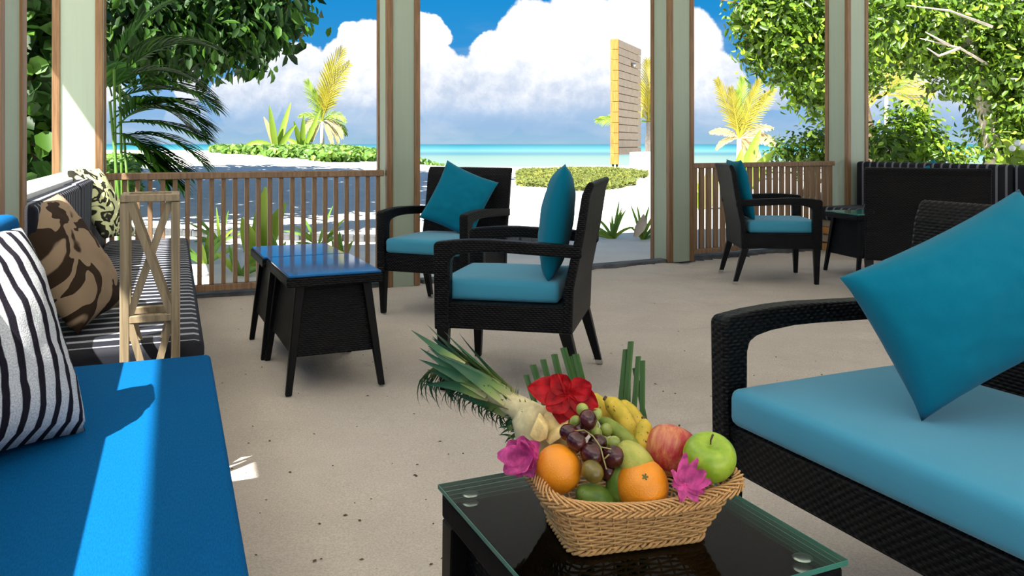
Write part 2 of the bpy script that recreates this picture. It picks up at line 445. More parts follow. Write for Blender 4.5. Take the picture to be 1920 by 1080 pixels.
def pillow(name, w, h, t, m, loc, xa, ya, label, cat='cushion', group=None, n=26, wr=.006, seed=0):
    """square scatter cushion with pointed corners; xa, ya = world directions of its width and height"""
    X = Vector(xa).normalized(); Y = Vector(ya); Y = (Y-X*Y.dot(X)).normalized(); Z = X.cross(Y)
    b = MB(); vs = []; uv = []; idx = {}
    for side in (1, -1):
        for i in range(n+1):
            for j in range(n+1):
                a, c = -1+2*i/n, -1+2*j/n; edge = i in (0, n) or j in (0, n)
                if edge and side == -1: idx[(side, i, j)] = idx[(1, i, j)]; continue
                x = w/2*a*(1-.07*(1-c*c)); y = h/2*c*(1-.07*(1-a*a))
                k = max(0, (1-a*a)*(1-c*c)); z = side*t/2*k**.42
                nz = noise.noise(Vector((x*9+seed, y*9, side*3)))*wr*2.2+noise.noise(Vector((x*28+seed, y*28, side*3)))*wr
                cr = math.sin((abs(a)-abs(c))*14+seed)*wr*.8*(abs(a*c))**2
                z += (nz+cr)*min(1, k*3)
                if edge: z += noise.noise(Vector((x*14+seed, y*14, 2)))*wr*.9
                idx[(side, i, j)] = len(vs); vs.append((x, y, z)); uv.append((x, y))
    fs = []
    for side in (1, -1):
        for i in range(n):
            for j in range(n):
                q = [idx[(side, i, j)], idx[(side, i+1, j)], idx[(side, i+1, j+1)], idx[(side, i, j+1)]]
                fs.append(tuple(q if side == 1 else q[::-1]))
    b.add(vs, fs, uv); o = b.build(name, m, smooth=True)
    o.matrix_world = Matrix.Translation(Vector(loc)) @ Matrix((X, Y, Z)).transposed().to_4x4()
    return tag(o, label, cat, group)

# bench frame: local x = v (into the room), local y = u (away from the camera along the left side)
BA = 22.28; cB, sB = math.cos(math.radians(BA)), math.sin(math.radians(BA))
def BL(v, u, z=0): return Vector((v*cB-u*sB, v*sB+u*cB, z))
FA = 27.0; cF, sF = math.cos(math.radians(FA)), math.sin(math.radians(FA))

# ---------------------------------------------------------------- ground, floor, sea
def sm(a, b, x):
    t = min(1, max(0, (x-a)/(b-a))); return t*t*(3-2*t)
def gz(x, y):
    r = sm(11, 23, y); z = -.05+.34*r
    left = sm(0, -7, x-(y-20)*-.12) * sm(15, 32, y)
    z += .42*left
    shore = 33+20*sm(-2, -10, x)+3*math.sin(x*.12)
    z -= 1.6*sm(shore-6, shore+14, y)
    z += .05*noise.noise(Vector((x*.35, y*.35, 0)))*sm(8, 12, y)
    return z
def grid(xs, ys, zf, keep=None):
    b = MB(); nx, ny = len(xs), len(ys)
    vs = [(x, y, zf(x, y)) for y in ys for x in xs]
    fs = [(j*nx+i, j*nx+i+1, (j+1)*nx+i+1, (j+1)*nx+i) for j in range(ny-1) for i in range(nx-1)
          if keep is None or keep((xs[i]+xs[i+1])/2, (ys[j]+ys[j+1])/2)]
    b.add(vs, fs); return b
xs = [-120,-80,-50,-35]+[-26+.5*i for i in range(105)]+[35,50,80,120]
ys = [-60,-30,-12,-6,-2,2]+[4+.4*i for i in range(90)]+[41,43,46,50,55,60,66,74,84]
grid(xs, ys, gz).build('ground', 'beach_sand', smooth=True, kind='structure')['label'] = 'white beach sand outside the pavilion'

poly = [BL(-.5,-3), BL(-.5,6.02), BL(1.5,6.02), Vector((1.4,7.35,0)), Vector((3.5,8.45,0)), Vector((3.5+.47*12,8.45-.88*12,0)), Vector((5,-4,0))]
def inside(x, y):
    r = False; n = len(poly)
    for i in range(n):
        a, b = poly[i], poly[i-1]
        if (a.y > y) != (b.y > y) and x < (b.x-a.x)*(y-a.y)/(b.y-a.y)+a.x: r = not r
    return r
dents = [(random.uniform(.2, 3.4), random.uniform(2.6, 7.8), random.uniform(0, 3.1), random.uniform(.05, .09)) for _ in range(80)]
def fz(x, y):
    z = .011*noise.noise(Vector((x*2.2, y*2.2, 3)))+.006*noise.noise(Vector((x*5, y*9, 5)))
    for (a, b, t, r) in dents:
        dx, dy = x-a, y-b
        if abs(dx) < .2 and abs(dy) < .2:
            p = dx*math.cos(t)+dy*math.sin(t); q = -dx*math.sin(t)+dy*math.cos(t)
            z -= .020*math.exp(-(p/r/1.5)**2-(q/r/.7)**2)
    return z-.004
xs = [-3.2+.045*i for i in range(210)]; ys = [-2.0+.5*i for i in range(5)]+[.4+.045*i for i in range(185)]
xs += [6.4+.5*i for i in range(8)]
tag(grid(xs, ys, fz, inside).build('floor', 'sand', smooth=True, kind='structure'), 'raked beige sand floor of the pavilion')

b = MB(); b.add([(-4000,28,-.5),(4000,28,-.5),(4000,5500,-.5),(-4000,5500,-.5)], [(0,1,2,3)])
tag(b.build('sea', 'sea'), 'turquoise sea stretching to the horizon', 'sea', kind='stuff')

# low dark kerb strip under the front of the pavilion
b = MB(); b.bar(BL(-.45,6.06,.0), BL(1.5,6.06,.0), .12, .05); b.bar((-.70,6.28,0), (1.42,7.42,.0), .12, .05); b.bar((1.4,7.46,0), (3.4,8.5,0), .12, .05)
b.build('trim_1', 'kerb_stone', bevel=.006, kind='structure')

# roof over the pavilion (above the frame)
cp = [BL(-1.5,-1.6), BL(-1.5,7.9), Vector((-1.5,7.75,0)), Vector((3.93,9.85,0)), Vector((8.6,1.05,0)), Vector((5.5,-2.6,0))]
b = MB(); b.prism([(p.x, p.y) for p in cp], 2, 2.8, 2.92); b.build('ceiling', 'ceiling_paint', kind='structure')

# left side wall with its white ledge
r = root('wall_left', BL(-.58, 2.2), BA, kind='structure')
b = MB(); b.box((0, 0, .415), (.13, 7.5, .83)); b.build('wall_panel', 'white_paint', r)
b = MB(); b.box((0, 0, .85), (.165, 7.5, .04)); b.build('ledge', 'white_paint', r, bevel=.006)
# right side wall behind the far bench
RB = 27.5-90
r = root('wall_right', (3.58, 8.42, 0), RB, kind='structure')      # local x runs toward the camera along the wall
b = MB(); b.box((2.6, .03, .42), (5.2, .06, .84)); b.build('wall_panel', 'green_paint', r)

# posts
def post(near, ang, s, label):
    """near = nearest corner on the floor; faces run along ang and ang+90"""
    r = root('post', near, ang, label=label, kind='structure')
    b = MB(); b.box((s/2, s/2, 1.4), (s-.02, s-.02, 2.8)); b.build('post_core', 'green_paint', r)
    for cx in (0, 1):
        for cy in (0, 1):
            b = MB(); w = .046; b.box((w/2+cx*(s-w), w/2+cy*(s-w), 1.4), (w, w, 2.8)); b.build('corner_batten', 'trim_wood', r, bevel=.003)
    return r
post((-.91, 6.03, 0), FA, .256, 'pale green square post with brown corner battens at the left end of the open doorway')
post((1.389, 7.30, 0), FA, .28, 'pale green square post with brown corner battens at the right end of the open doorway')
post((3.394, 8.35, 0), FA, .30, 'pale green post with brown battens at the far corner by the striped bench')
p = BL(-.706, 5.896); post(p, BA, .289, 'wide pale green post with a sunlit lower face behind the left bench')
s1 = .27; a1 = 16.0; cr = Vector((-1.56, 2.66, 0))                 # right rear corner of the near post
near = cr-Vector((math.cos(math.radians(a1))*s1-math.sin(math.radians(a1))*s1, math.sin(math.radians(a1))*s1+math.cos(math.radians(a1))*s1, 0))
post(near+Vector((0, .0, 0)), a1, s1, 'nearest pale green post cut by the left edge of the photo')

# railings
def railing(p, q, n, sw, sd, top, label, group):
    p, q = Vector(p), Vector(q); L = (q-p).length; ang = math.degrees(math.atan2(q.y-p.y, q.x-p.x))
    r = root('railing', p, ang, label, 'railing')
    b = MB(); b.bar((0, 0, top-.024), (L, 0, top-.024), .07, .046); b.build('top_rail', 'rail_wood', r, bevel=.005)
    b = MB(); b.bar((0, 0, .07), (L, 0, .07), .05, .045); b.build('bottom_rail', 'rail_wood', r, bevel=.004)
    b = MB(); b.box((0, 0, (top-.14)/2+.093), (sw, sd, top-.14)); o = b.build('baluster', 'rail_wood', r, bevel=.003)
    for i in range(n):
        x = L*(i+.5)/n
        if i == 0: o.location = (x, 0, 0)
        else:
            c = o.copy(); C.objects.link(c); c.parent = r; c.location = (x, 0, 0)
    return r
railing(BL(-.41, 6.0), BL(1.43, 6.0), 24, .030, .032, .860, 'brown wooden railing of thin balusters between the left bench and the doorway post', None)
railing((1.62, 7.50, 0), (3.28, 8.46, 0), 22, .052, .03, .876, 'brown wooden railing of broad closely set slats behind the right armchair', None)

# ---------------------------------------------------------------- benches on the left
def cushion_list(r, name, mats, spec, rad, dome=.008):
    for (v0, v1, u0, u1, z0, z1) in spec:
        rbox(name, ((v0+v1)/2, (u0+u1)/2, (z0+z1)/2), (v1-v0, u1-u0, z1-z0), rad, mats, r, dome=dome)
r = root('bench', BL(-.17, 4.4), BA, 'long built-in bench with navy and white striped cushions against the left wall', 'bench')
b = MB(); b.box((-.02, .05, .14), (.48, 3.05, .28)); b.build('base', 'grey_plank', r, bevel=.004)
o0 = Vector((-.17, 4.4))
def loc2(v0, v1, u0, u1, z0, z1): return (v0-o0.x, v1-o0.x, u0-o0.y, u1-o0.y, z0, z1)
cushion_list(r, 'seat_cushion', 'navy_stripe_seat', [loc2(-.40, .0925, 2.80, 4.40, .28, .43), loc2(-.40, .0925, 4.41, 5.90, .28, .43)], .03)
cushion_list(r, 'back_cushion', 'navy_stripe', [loc2(-.495, -.405, 3.02, 4.42, .35, .855), loc2(-.495, -.405, 4.43, 5.88, .35, .86)], .025, 0)
r = root('bench', BL(-.15, 1.0), BA, 'near bench covered in bright blue towelling at the bottom left corner', 'bench')
o0 = Vector((-.15, 1.0))
b = MB(); b.box((-.03, -.1, .15), (.42, 3.2, .30)); b.build('base', 'grey_plank', r, bevel=.004)
cushion_list(r, 'seat_cushion', 'blue_towel', [loc2(-.40, .10, -.9, 2.54, .30, .445)], .014, .004)
cushion_list(r, 'back_cushion', 'blue_towel', [loc2(-.495, -.375, -.9, 2.53, .42, .865)], .025, 0)

# X-braced wooden stand between the two benches
def xstand():
    W, D, H = .165, .165, .90; p = at(238, 600, 2.45)
    r = root('lattice_stand', BL(-.02, 0)*0, BA, 'narrow pale wooden stand with crossed braces between the two left benches', 'stand')
    c = at(283, 600, 2.56); r.location = (c.x, c.y, 0)
    for sx in (-1, 1):
        for sy in (-1, 1):
            b = MB(); b.box((sx*(W/2-.012), sy*(D/2-.012), (H-.025)/2), (.026, .026, H-.025)); b.build('upright', 'pale_wood', r, bevel=.002)
    for sy in (-1, 1):
        for z in (H-.0125, .525, .06):
            b = MB(); b.box((0, sy*(D/2-.012), z), (W if z > .8 else W-.05, .026 if z < .8 else .034, .022)); b.build('rail', 'pale_wood', r, bevel=.002)
        for z0, z1 in ((.536, H-.024), (.071, .514)):
            for k in (-1, 1):
                b = MB(); y = sy*(D/2-.012)+k*.006
                b.bar((-k*(W/2-.024), y, z0+.01), (k*(W/2-.024), y, z1-.01), .012, .02, up=(0, 1, 0)) if 0 else b.bar((-k*(W/2-.026), y, z0), (k*(W/2-.026), y, z1), .02, .011, up=(0, 1, 0))
                b.build('brace', 'pale_wood', r)
    for sx in (-1, 1):
        for z in (H-.0125, .525, .06):
            b = MB(); b.box((sx*(W/2-.012), 0, z), (.024, D-.05, .022)); b.build('rail', 'pale_wood', r, bevel=.002)
xstand()

# cushions on the left benches
def pil4(name, R, T, Lft, t, m, label, **k):
    """bottom-right R, top-right T, bottom-left L in world space"""
    R, T, Lft = Vector(R), Vector(T), Vector(Lft); x = R-Lft; y = T-R
    c = (T+Lft)/2
    return pillow(name, x.length, y.length, t, m, c, x, y, label, **k)
pil4('cushion', BL(-.155, 1.96, .445), BL(-.325, 2.09, .865), BL(-.42, 1.68, .46), .25, 'pillow_stripe',
     'large black and white striped cushion on the blue bench', seed=3)
pil4('cushion', BL(-.17, 3.33, .46), BL(-.38, 3.42, .87), BL(-.29, 2.95, .44), .17, 'batik_brown',
     'brown patterned cushion leaning on the striped bench back', seed=5, n=24)
pil4('cushion', BL(-.22, 5.2, .52), BL(-.38, 5.4, .90), BL(-.36, 4.85, .55), .12, 'batik_cream',
     'cream cushion with black swirls at the far end of the left bench', seed=9, n=24)

# ---------------------------------------------------------------- rattan armchairs
def armchair(name, W, label, cat='armchair', group=None, D=.60):
    """front towards +x; width along y"""
    r = root(name, label=label, cat=cat, group=group)
    hx, hy = D/2, W/2; tk = .05
    # legs
    for sy in (-1, 1):
        b = MB(); b.taper((hx-.035, sy*(hy-.028), 0), (hx-.035, sy*(hy-.025), .27), .030, .05); b.build('leg', 'black_leg', r, bevel=.003)
        b = MB(); b.taper((-hx-.035, sy*(hy-.028), 0), (-hx+.04, sy*(hy-.025), .27), .030, .05); lg = b.build('leg', 'black_leg', r, bevel=.003)
        b = MB(); b.taper((-hx-.036, sy*(hy-.028), 0), (-hx-.031, sy*(hy-.028), .018), .032, .032); b.build('foot_cap', 'steel', lg)
    # seat frame
    b = MB(); b.box((.0, 0, .322), (D-.02, W-.02, .112)); b.build('seat_frame', 'rattan', r, bevel=.008, seg=2)
    # arms: front upright curving into a top rail that ends in the back
    for sy in (-1, 1):
        out = [(hx-.065, .26), (hx, .26), (hx+.006, .62), (hx-.004, .633), (hx-.08, .642), (hx-.16, .647), (hx-.24, .648), (hx-.34, .644), (-hx+.10, .636), (-hx-.03, .628),
               (-hx-.03, .578), (-hx+.10, .584), (hx-.30, .594), (hx-.22, .595), (hx-.14, .589), (hx-.095, .580), (hx-.074, .568), (hx-.067, .545)]
        b = MB(); y0 = sy*hy; y1 = sy*(hy-tk-.006)
        b.prism(out, 1, min(y0, y1), max(y0, y1)); b.build('arm', 'rattan', r, bevel=.008, seg=2)
    # back: S-curved panel
    prof = [(-hx+.055, .26), (-hx+.045, .45), (-hx+.0, .66), (-hx-.030, .84), (-hx-.050, .885)]
    fr = [(x, z) for x, z in prof]; bk = [(x-.045+.012*i/4, z-(.0 if i < 4 else .0)) for i, (x, z) in enumerate(prof)][::-1]
    mid = [(-hx-.066, .897)]
    b = MB(); b.prism(fr+mid+bk, 1, -hy+.004, hy-.004); b.build('backrest', 'rattan', r, bevel=.010, seg=2)
    # cushion
    rbox('seat_cushion', (.035, 0, .422), (D-.075, W-.115, .088), .022, 'teal_seat', r, dome=.012)
    return r
ch = armchair('armchair', .63, 'black woven armchair seen from its side in the middle of the sand floor')
ch.location = (.030, 3.76, 0); ch.rotation_euler = (0, 0, math.radians(167.5))
c1 = dup(ch, (-.43, 5.27, 0), -113.5, 'black woven armchair in front of the doorway post, facing the blue side tables')
c3 = dup(ch, (2.03, 6.48, 0), -4, 'black woven armchair with its back to the doorway, before the slatted railing')
c4 = dup(ch, (2.86, 5.74, 0), 66, 'black woven armchair seen from behind, before the far striped bench', scale=(1, 1.20, 1))
# sofa on the right, near the camera
SA = 180+24.3; ux, uy = math.cos(math.radians(24.3)), math.sin(math.radians(24.3))
sofaW = 1.45
sofa = armchair('sofa', sofaW, 'black woven sofa with teal seat cushion on the right beside the coffee table', 'sofa', D=.66)
fr = Vector((.490, 2.030, 0))                                       # far front corner
sofa.location = fr+Vector((ux, uy, 0))*.33-Vector((-uy, ux, 0))*(sofaW/2)
sofa.rotation_euler = (0, 0, math.radians(SA))
# loose cushions on the seats
def cpil(px4, Y4, t, m, label, **k):
    T, Lf, B = (at(p[0], p[1], y) for p, y in zip(px4, Y4))
    c = (T+B)/2; x = Lf-B; y = T-Lf
    return pillow('cushion', x.length*1.04, y.length*1.04, t, m, c, x, y, label, **k)
cpil([(1893,340), (1598,545), (1748,806)], [1.86, 1.78, 1.70], .22, 'teal_pillow', 'big teal cushion standing on its corner on the right sofa', n=34, wr=.005, seed=1)
cpil([(836,302), (792,408), (886,450)], [5.45, 5.33, 5.28], .13, 'teal_pillow', 'teal cushion tilted on the armchair in front of the doorway post', seed=2)
pillow('cushion', .42, .50, .15, 'teal_pillow', (.200, 3.705, .710), (.06, .998, 0), (.15, .0, .98), 'teal cushion upright against the back of the middle armchair', seed=4, wr=.003)
pillow('cushion', .42, .48, .12, 'teal_pillow', (1.80, 6.52, .695), (.0, 1, 0), (-.22, .0, .97), 'teal cushion in the armchair before the slatted railing', seed=6)
# ---------------------------------------------------------------- far right bench
r = root('bench', (3.55, 8.40, 0), RB, 'striped built-in bench along the right side behind the dark armchair', 'bench')
for k, (z, m) in enumerate(((.045, 'plank_wood'), (.125, 'grey_plank'), (.205, 'plank_wood'), (.275, 'grey_plank'))):
    b = MB(); b.box((2.4, -.56+.006*(k % 2), z), (4.8, .03, .066)); b.build('plank', m, r, bevel=.003)
    b = MB(); b.box((.03, -.28, z), (.03, .53, .066)); b.build('plank', m, r, bevel=.003)
for x0, x1 in ((.02, 1.6), (1.61, 3.2), (3.21, 4.8)):
    rbox('seat_cushion', ((x0+x1)/2, -.34, .375), (x1-x0, .56, .13), .03, 'navy_stripe_wide', r, dome=.006)
    rbox('back_cushion', ((x0+x1)/2, -.06, .64), (x1-x0, .10, .47), .03, 'navy_stripe_wide', r)
pillow('cushion', .34, .34, .11, 'teal_pillow', at(1747, 347, 7.62), (.8, -.3, .75), (-.6, .2, .8), 'teal cushion on its corner on the far right bench', seed=8)
pillow('cushion', .34, .30, .11, 'batik_brown', at(1712, 350, 7.78), (.9, -.35, .25), (-.2, .1, .9), 'brown cushion on the far right bench beside the teal one', seed=12)

# ---------------------------------------------------------------- side tables
def side_table(W, D, label, group=None, m='blue_glass'):
    """tapered woven body; W along x, D along y, origin at centre of the base"""
    r = root('side_table', label=label, cat='side table'); H = .50
    b = MB(); b.box((0, 0, H-.032), (W, D, .040)); b.build('table_top', 'rattan', r, bevel=.006, seg=2)
    b = MB(); b.box((0, 0, H-.006), (W-.012, D-.012, .010)); b.build('glass_top', m, r, bevel=.002)
    w0, d0, w1, d1 = W*.34, D*.40, W*.44, D*.455
    vs = [(s*w1, t*d1, .15) for s, t in ((-1,-1),(1,-1),(1,1),(-1,1))]+[(s*w0, t*d0, H-.05) for s, t in ((-1,-1),(1,-1),(1,1),(-1,1))]
    b = MB(); b.add(vs, [(3,2,1,0),(4,5,6,7),(0,1,5,4),(1,2,6,5),(2,3,7,6),(3,0,4,7)]); b.build('body', 'rattan', r, bevel=.006)
    for s in (-1, 1):
        for t in (-1, 1):
            b = MB(); b.taper((s*W*.485, t*D*.49, 0), (s*w0*1.02, t*d0*1.02, H-.05), .026, .040); b.build('leg', 'black_leg', r, bevel=.003)
    return r
TA = 24.3; tx, ty = Vector((ux, uy, 0)), Vector((-uy, ux, 0))
A = Vector((-.936, 3.44, 0))
ta = side_table(.41, .63, 'blue glass topped woven side table nearest the camera'); ta.location = A+tx*.205+ty*.315; ta.rotation_euler = (0, 0, math.radians(TA))
tb = side_table(.41, .47, 'blue glass topped woven side table directly behind the nearer one'); tb.location = A+ty*.64+tx*.19+ty*.235; tb.rotation_euler = (0, 0, math.radians(TA))
tcx = side_table(.45, .45, 'dark woven side table with splayed legs beside the far right bench', m='glass_edge'); tcx.location = (2.87, 6.72, 0); tcx.rotation_euler = (0, 0, math.radians(12))

# ---------------------------------------------------------------- coffee table
TZ = .43
CA = Vector((-.134, 1.506, 0)); tw, td = .466, .51
r = root('coffee_table', CA+tx*tw/2-ty*td/2, TA, 'low black woven coffee table with a glass top under the fruit basket', 'coffee table')
b = MB(); b.box((0, 0, TZ-.035), (tw-.008, td-.008, .048)); b.build('woven_top', 'table_weave', r, bevel=.006, seg=2)
b = MB(); b.box((0, 0, TZ-.004), (tw, td, .008)); b.build('glass_top', 'glass', r)
b = MB()
for sx in (-1, 1): b.box((sx*(tw/2+.0006), 0, TZ-.004), (.0012, td, .0075))
for sy in (-1, 1): b.box((0, sy*(td/2+.0006), TZ-.004), (tw, .0012, .0075))
b.build('glass_rim', 'glass_edge', r)
b = MB(); b.box((0, 0, .27), (tw-.07, td-.07, .22)); b.build('body', 'rattan', r, bevel=.006)
for sx in (-1, 1):
    for sy in (-1, 1):
        b = MB(); b.taper((sx*(tw/2-.02), sy*(td/2-.02), 0), (sx*(tw/2-.03), sy*(td/2-.03), TZ-.06), .034, .05); b.build('leg', 'black_leg', r, bevel=.003)
        b = MB(); b.lathe([(0, .0), (.010, .0), (.0165, -.0012), (.0165, -.003), (0, -.003)], 24, (sx*(tw/2-.045), sy*(td/2-.045), TZ-.0085+.0015)); d = b.build('glass_pad', 'steel', r, smooth=True)
        d.location.z = -.0
# ---------------------------------------------------------------- fruit basket
BC = Vector((.180, 1.330, TZ)); BAN = 14.0; BH = .078
def rr(s, a, b2, rad):
    """point on a rounded rectangle, s in 0..1, starting mid-front going ccw; returns x, y, nx, ny, cornerness"""
    L1, L2 = 2*(a-rad), 2*(b2-rad); q = math.pi*rad/2; P = 2*(L1+L2)+4*q; d = (s % 1)*P
    segs = [(L1/2, 'l', (0, -b2), (1, 0)), (q, 'c', (a-rad, -b2+rad), -90), (L2, 'l', (a, -b2+rad), (0, 1)), (q, 'c', (a-rad, b2-rad), 0),
            (L1, 'l', (a-rad, b2), (-1, 0)), (q, 'c', (-a+rad, b2-rad), 90), (L2, 'l', (-a, b2-rad), (0, -1)), (q, 'c', (-a+rad, -b2+rad), 180), (L1/2, 'l', (-a+rad, -b2), (1, 0))]
    for ln, k, p, e in segs:
        if d <= ln+1e-9:
            if k == 'l': return p[0]+e[0]*d, p[1]+e[1]*d, e[1], -e[0]
            t = math.radians(e+90*d/ln); return p[0]+rad*math.cos(t), p[1]+rad*math.sin(t), math.cos(t), math.sin(t)
        d -= ln
    return p[0], p[1], 0, -1
def bask(s, t, off=0):
    """t=0 base .. 1 rim"""
    a, b2 = .108+.044*t, .068+.046*t
    x, y, nx, ny = rr(s, a, b2, .022+.014*t)
    cn = (abs(x)/a)**4*.5+(abs(y)/b2)**4*.5
    zz = BH*t+.022*t*t*((abs(x)/a)**2)
    return Vector((x+nx*off, y+ny*off, zz+.006))
r = root('fruit_basket', BC, BAN, 'rectangular golden wicker basket of fruit on the glass coffee table', 'basket')
NS = 40
b = MB(); rows = 15
for k in range(rows):
    t = (k+.8)/(rows+.4); N = NS*4; pts = []
    for i in range(N):
        s = i/N; w = math.sin(math.pi*(s*NS))*(1 if k % 2 else -1)
        pts.append(bask(s, t, w*.0022))
    b.tube(pts, .00185, 6, closed=True)
b.build('woven_wall', 'wicker', r, smooth=True, kind='stuff')
b = MB()
for i in range(NS):
    s = (i+.5)/NS; b.tube([bask(s, t/6.0, 0) for t in range(7)], .0017, 5)
b.build('stakes', 'wicker', r, smooth=True, kind='stuff')
b = MB()
for h in range(2):
    pts = []; N = 480
    for i in range(N):
        s = i/N; th = 2*math.pi*(s*26+h/2); p = bask(s, 1.0, math.cos(th)*.006+.002); p.z += math.sin(th)*.0035; pts.append(p)
    b.tube(pts, .0019, 6, closed=True)
for i in range(92):
    s = i/92
    for sg, z0 in ((1, .003), (-1, .0)):
        pts = []
        for k in range(6):
            q = k/5; p = bask(s+sg*.034*q, 1.0, (-.005+.016*q) if sg > 0 else (.003+.008*q)); p.z += z0+.004+(.0035*math.sin(math.pi*q)-.006*q if sg > 0 else -.013*q); pts.append(p)
        b.tube(pts, .0018, 5)
b.build('braided_rim', 'wicker', r, smooth=True, kind='stuff')
b = MB()
for h in range(3):
    pts = []; N = 300
    for i in range(N):
        s = i/N; th = 2*math.pi*(s*20+h/3); p = bask(s, .01, math.cos(th)*.0045+.001); p.z = .0065+math.sin(th)*.0035; pts.append(p)
    b.tube(pts, .0026, 6, closed=True)
b.build('braided_foot', 'wicker', r, smooth=True, kind='stuff')
b = MB()
for k in range(22):
    y = -.062+.124*k/21; b.tube([(-.098, y, .006), (0, y, .008), (.098, y, .006)], .0032, 5)
b.build('woven_base', 'wicker', r, smooth=True, kind='stuff')

# ---------------------------------------------------------------- fruit
def sphere_prof(r, n=16, top=0, f=1.0):
    return [(r*math.sin(math.pi*i/n), -r*f*math.cos(math.pi*i/n)) for i in range(n+1)]
def orient(o, z, spin=0):
    o.rotation_euler = (Vector(z).to_track_quat('Z', 'Y') @ Matrix.Rotation(spin, 3, 'Z').to_quaternion()).to_euler()
def orange(loc, r, up, label):
    prof = []
    for i in range(25):
        a = math.pi*i/24; rad = r*(1-.05*math.exp(-((math.pi-a)/.18)**2)); prof.append((rad*math.sin(a), -rad*math.cos(a)*.96))
    b = MB(); b.lathe(prof, 32); o = b.build('orange', 'orange_peel', smooth=True); o.location = loc; orient(o, up); tag(o, label, 'orange', 'oranges in the basket')
    b = MB()
    for k in range(5):
        t = 2*math.pi*k/5; b.bar((0, 0, r*.92), (math.cos(t)*r*.12, math.sin(t)*r*.12, r*.935), r*.05, r*.035)
    b.lathe([(0, r*.945), (r*.035, r*.94), (r*.04, r*.90)], 8); b.build('calyx', 'calyx', o)
    return o
orange(at(1047, 879, 1.275), .0365, (-.5, .5, -.6), 'orange at the left side of the basket')
orange(at(1204, 910, 1.262), .0400, (.0, -.75, .65), 'orange with its stalk end showing at the front of the basket')
def apple(loc, r, up, m, label, spin=0, squash=.9):
    prof = []
    for i in range(29):
        a = math.pi*i/28; x = math.sin(a); z = -math.cos(a)
        d = .30*math.exp(-((math.pi-a)/.38)**2)+.16*math.exp(-(a/.33)**2)*-1
        rad = r*(1+.06*z*0); prof.append((rad*x*(1+.07*z), rad*(z*squash-(d if z > 0 else d))))
    b = MB(); b.lathe(prof, 36); o = b.build('apple', m, smooth=True); o.location = loc; orient(o, up, spin); tag(o, label, 'apple')
    b = MB(); b.tube([(0, 0, r*.52), (.0, .001, r*.78), (.003, .002, r*1.02)], lambda t: .0011+.0006*t, 6); b.build('stem', 'debris', o)
    return o
apple(at(1330, 858, 1.275), .0405, (.0, -.32, .95), 'green_apple', 'bright green apple at the right end of the basket')
apple(at(1258, 844, 1.335), .0425, (.35, .5, .8), 'red_apple', 'red and yellow apple behind the green one', spin=2.6, squash=.98)
def mango(loc, l, w, axis, m, label, h=.9):
    b = MB(); prof = []
    for i in range(21):
        a = math.pi*i/20; prof.append((w*math.sin(a)*(1+.12*math.cos(a)), -l*math.cos(a)))
    b.lathe(prof, 24); b.v = [(x, y*h, z) for x, y, z in b.v]
    o = b.build('mango', m, smooth=True); o.location = loc; orient(o, axis)
    c = MB(); c.lathe([(0, l*1.01), (.0025, l*1.0), (.004, l*.965)], 8); c.build('stalk_scar', 'calyx', o)
    return tag(o, label, 'mango')
mango(at(1116, 936, 1.262), .036, .025, (-.80, -.35, .50), 'green_mango', 'small green mango at the front of the basket between the oranges')
mango(at(1192, 868, 1.275), .038, .028, (-.55, .2, .75), 'yellow_mango', 'yellow green mango behind the front orange')
mango(at(1166, 900, 1.275), .034, .024, (.2, .4, .8), 'green_mango', 'dark green mango tucked under the grapes')
def banana(p0, p1, bend, r, label, m='banana_skin'):
    p0, p1, bend = Vector(p0), Vector(p1), Vector(bend); N = 17; pts = []
    c0 = (p0+p1)/2
    for i in range(N):
        t = i/(N-1); pts.append((1-t)**2*(p0-c0)+2*t*(1-t)*((p0+p1)/2+bend-c0)+t*t*(p1-c0))
    def rad(t):
        if t < .12: return r*(.32+.9*t/.12*.55)
        if t > .90: return r*max(.22, .82-(t-.90)/.10*.60)
        return r*(.82+.18*math.sin(math.pi*(t-.12)/.78))
    b = MB(); b.tube(pts, rad, 5 if 0 else 10); o = b.build('banana', m, smooth=True); o.location = c0
    c = MB(); d = (pts[0]-pts[1]).normalized(); c.tube([pts[0], pts[0]+d*.004], r*.26, 6); c.build('tip', 'debris', o)
    return tag(o, label, 'banana')
banana(at(1136, 748, 1.40), at(1188, 838, 1.37), (.016, .01, .008), .0165, 'yellow banana standing up behind the grapes, the largest one')
banana(at(1158, 756, 1.43), at(1205, 822, 1.40), (.012, .01, .01), .015, 'banana half hidden behind the largest banana')
banana(at(1207, 786, 1.36), at(1192, 860, 1.34), (.010, -.008, .0), .0145, 'short spotted banana beside the red apple')
banana(at(1105, 742, 1.44), at(1140, 800, 1.42), (.010, .0, .01), .014, 'banana just behind the red hibiscus')
banana(at(1124, 786, 1.36), at(1200, 850, 1.33), (.004, .0, .006), .0125, 'green banana lying across the middle of the fruit', 'green_banana')
def grapes(lst, name, label, stem_pts):
    c0 = at(lst[0][0], lst[0][1], lst[0][3]); r = root('grapes', c0, 0, label, 'grapes')
    for (px, py, rp, Y, m) in lst:
        p = at(px, py, Y); rr_ = rp*Y/F; b = MB(); b.lathe([(x, z*1.12) for x, z in sphere_prof(rr_, 12)], 16)
        o = b.build('grape', m, r, smooth=True); o.location = p-c0; orient(o, (random.uniform(-1, 1), random.uniform(-1, 1), random.uniform(-1, 1)))
    b = MB()
    for st in stem_pts: b.tube([at(x, y, Y)-c0 for x, y, Y in st], .0011, 5)
    b.build('grape_stem', 'grape_stem', r, smooth=True)
D_, O_, G_ = 'grape_dark', 'grape_olive', 'grape_green'
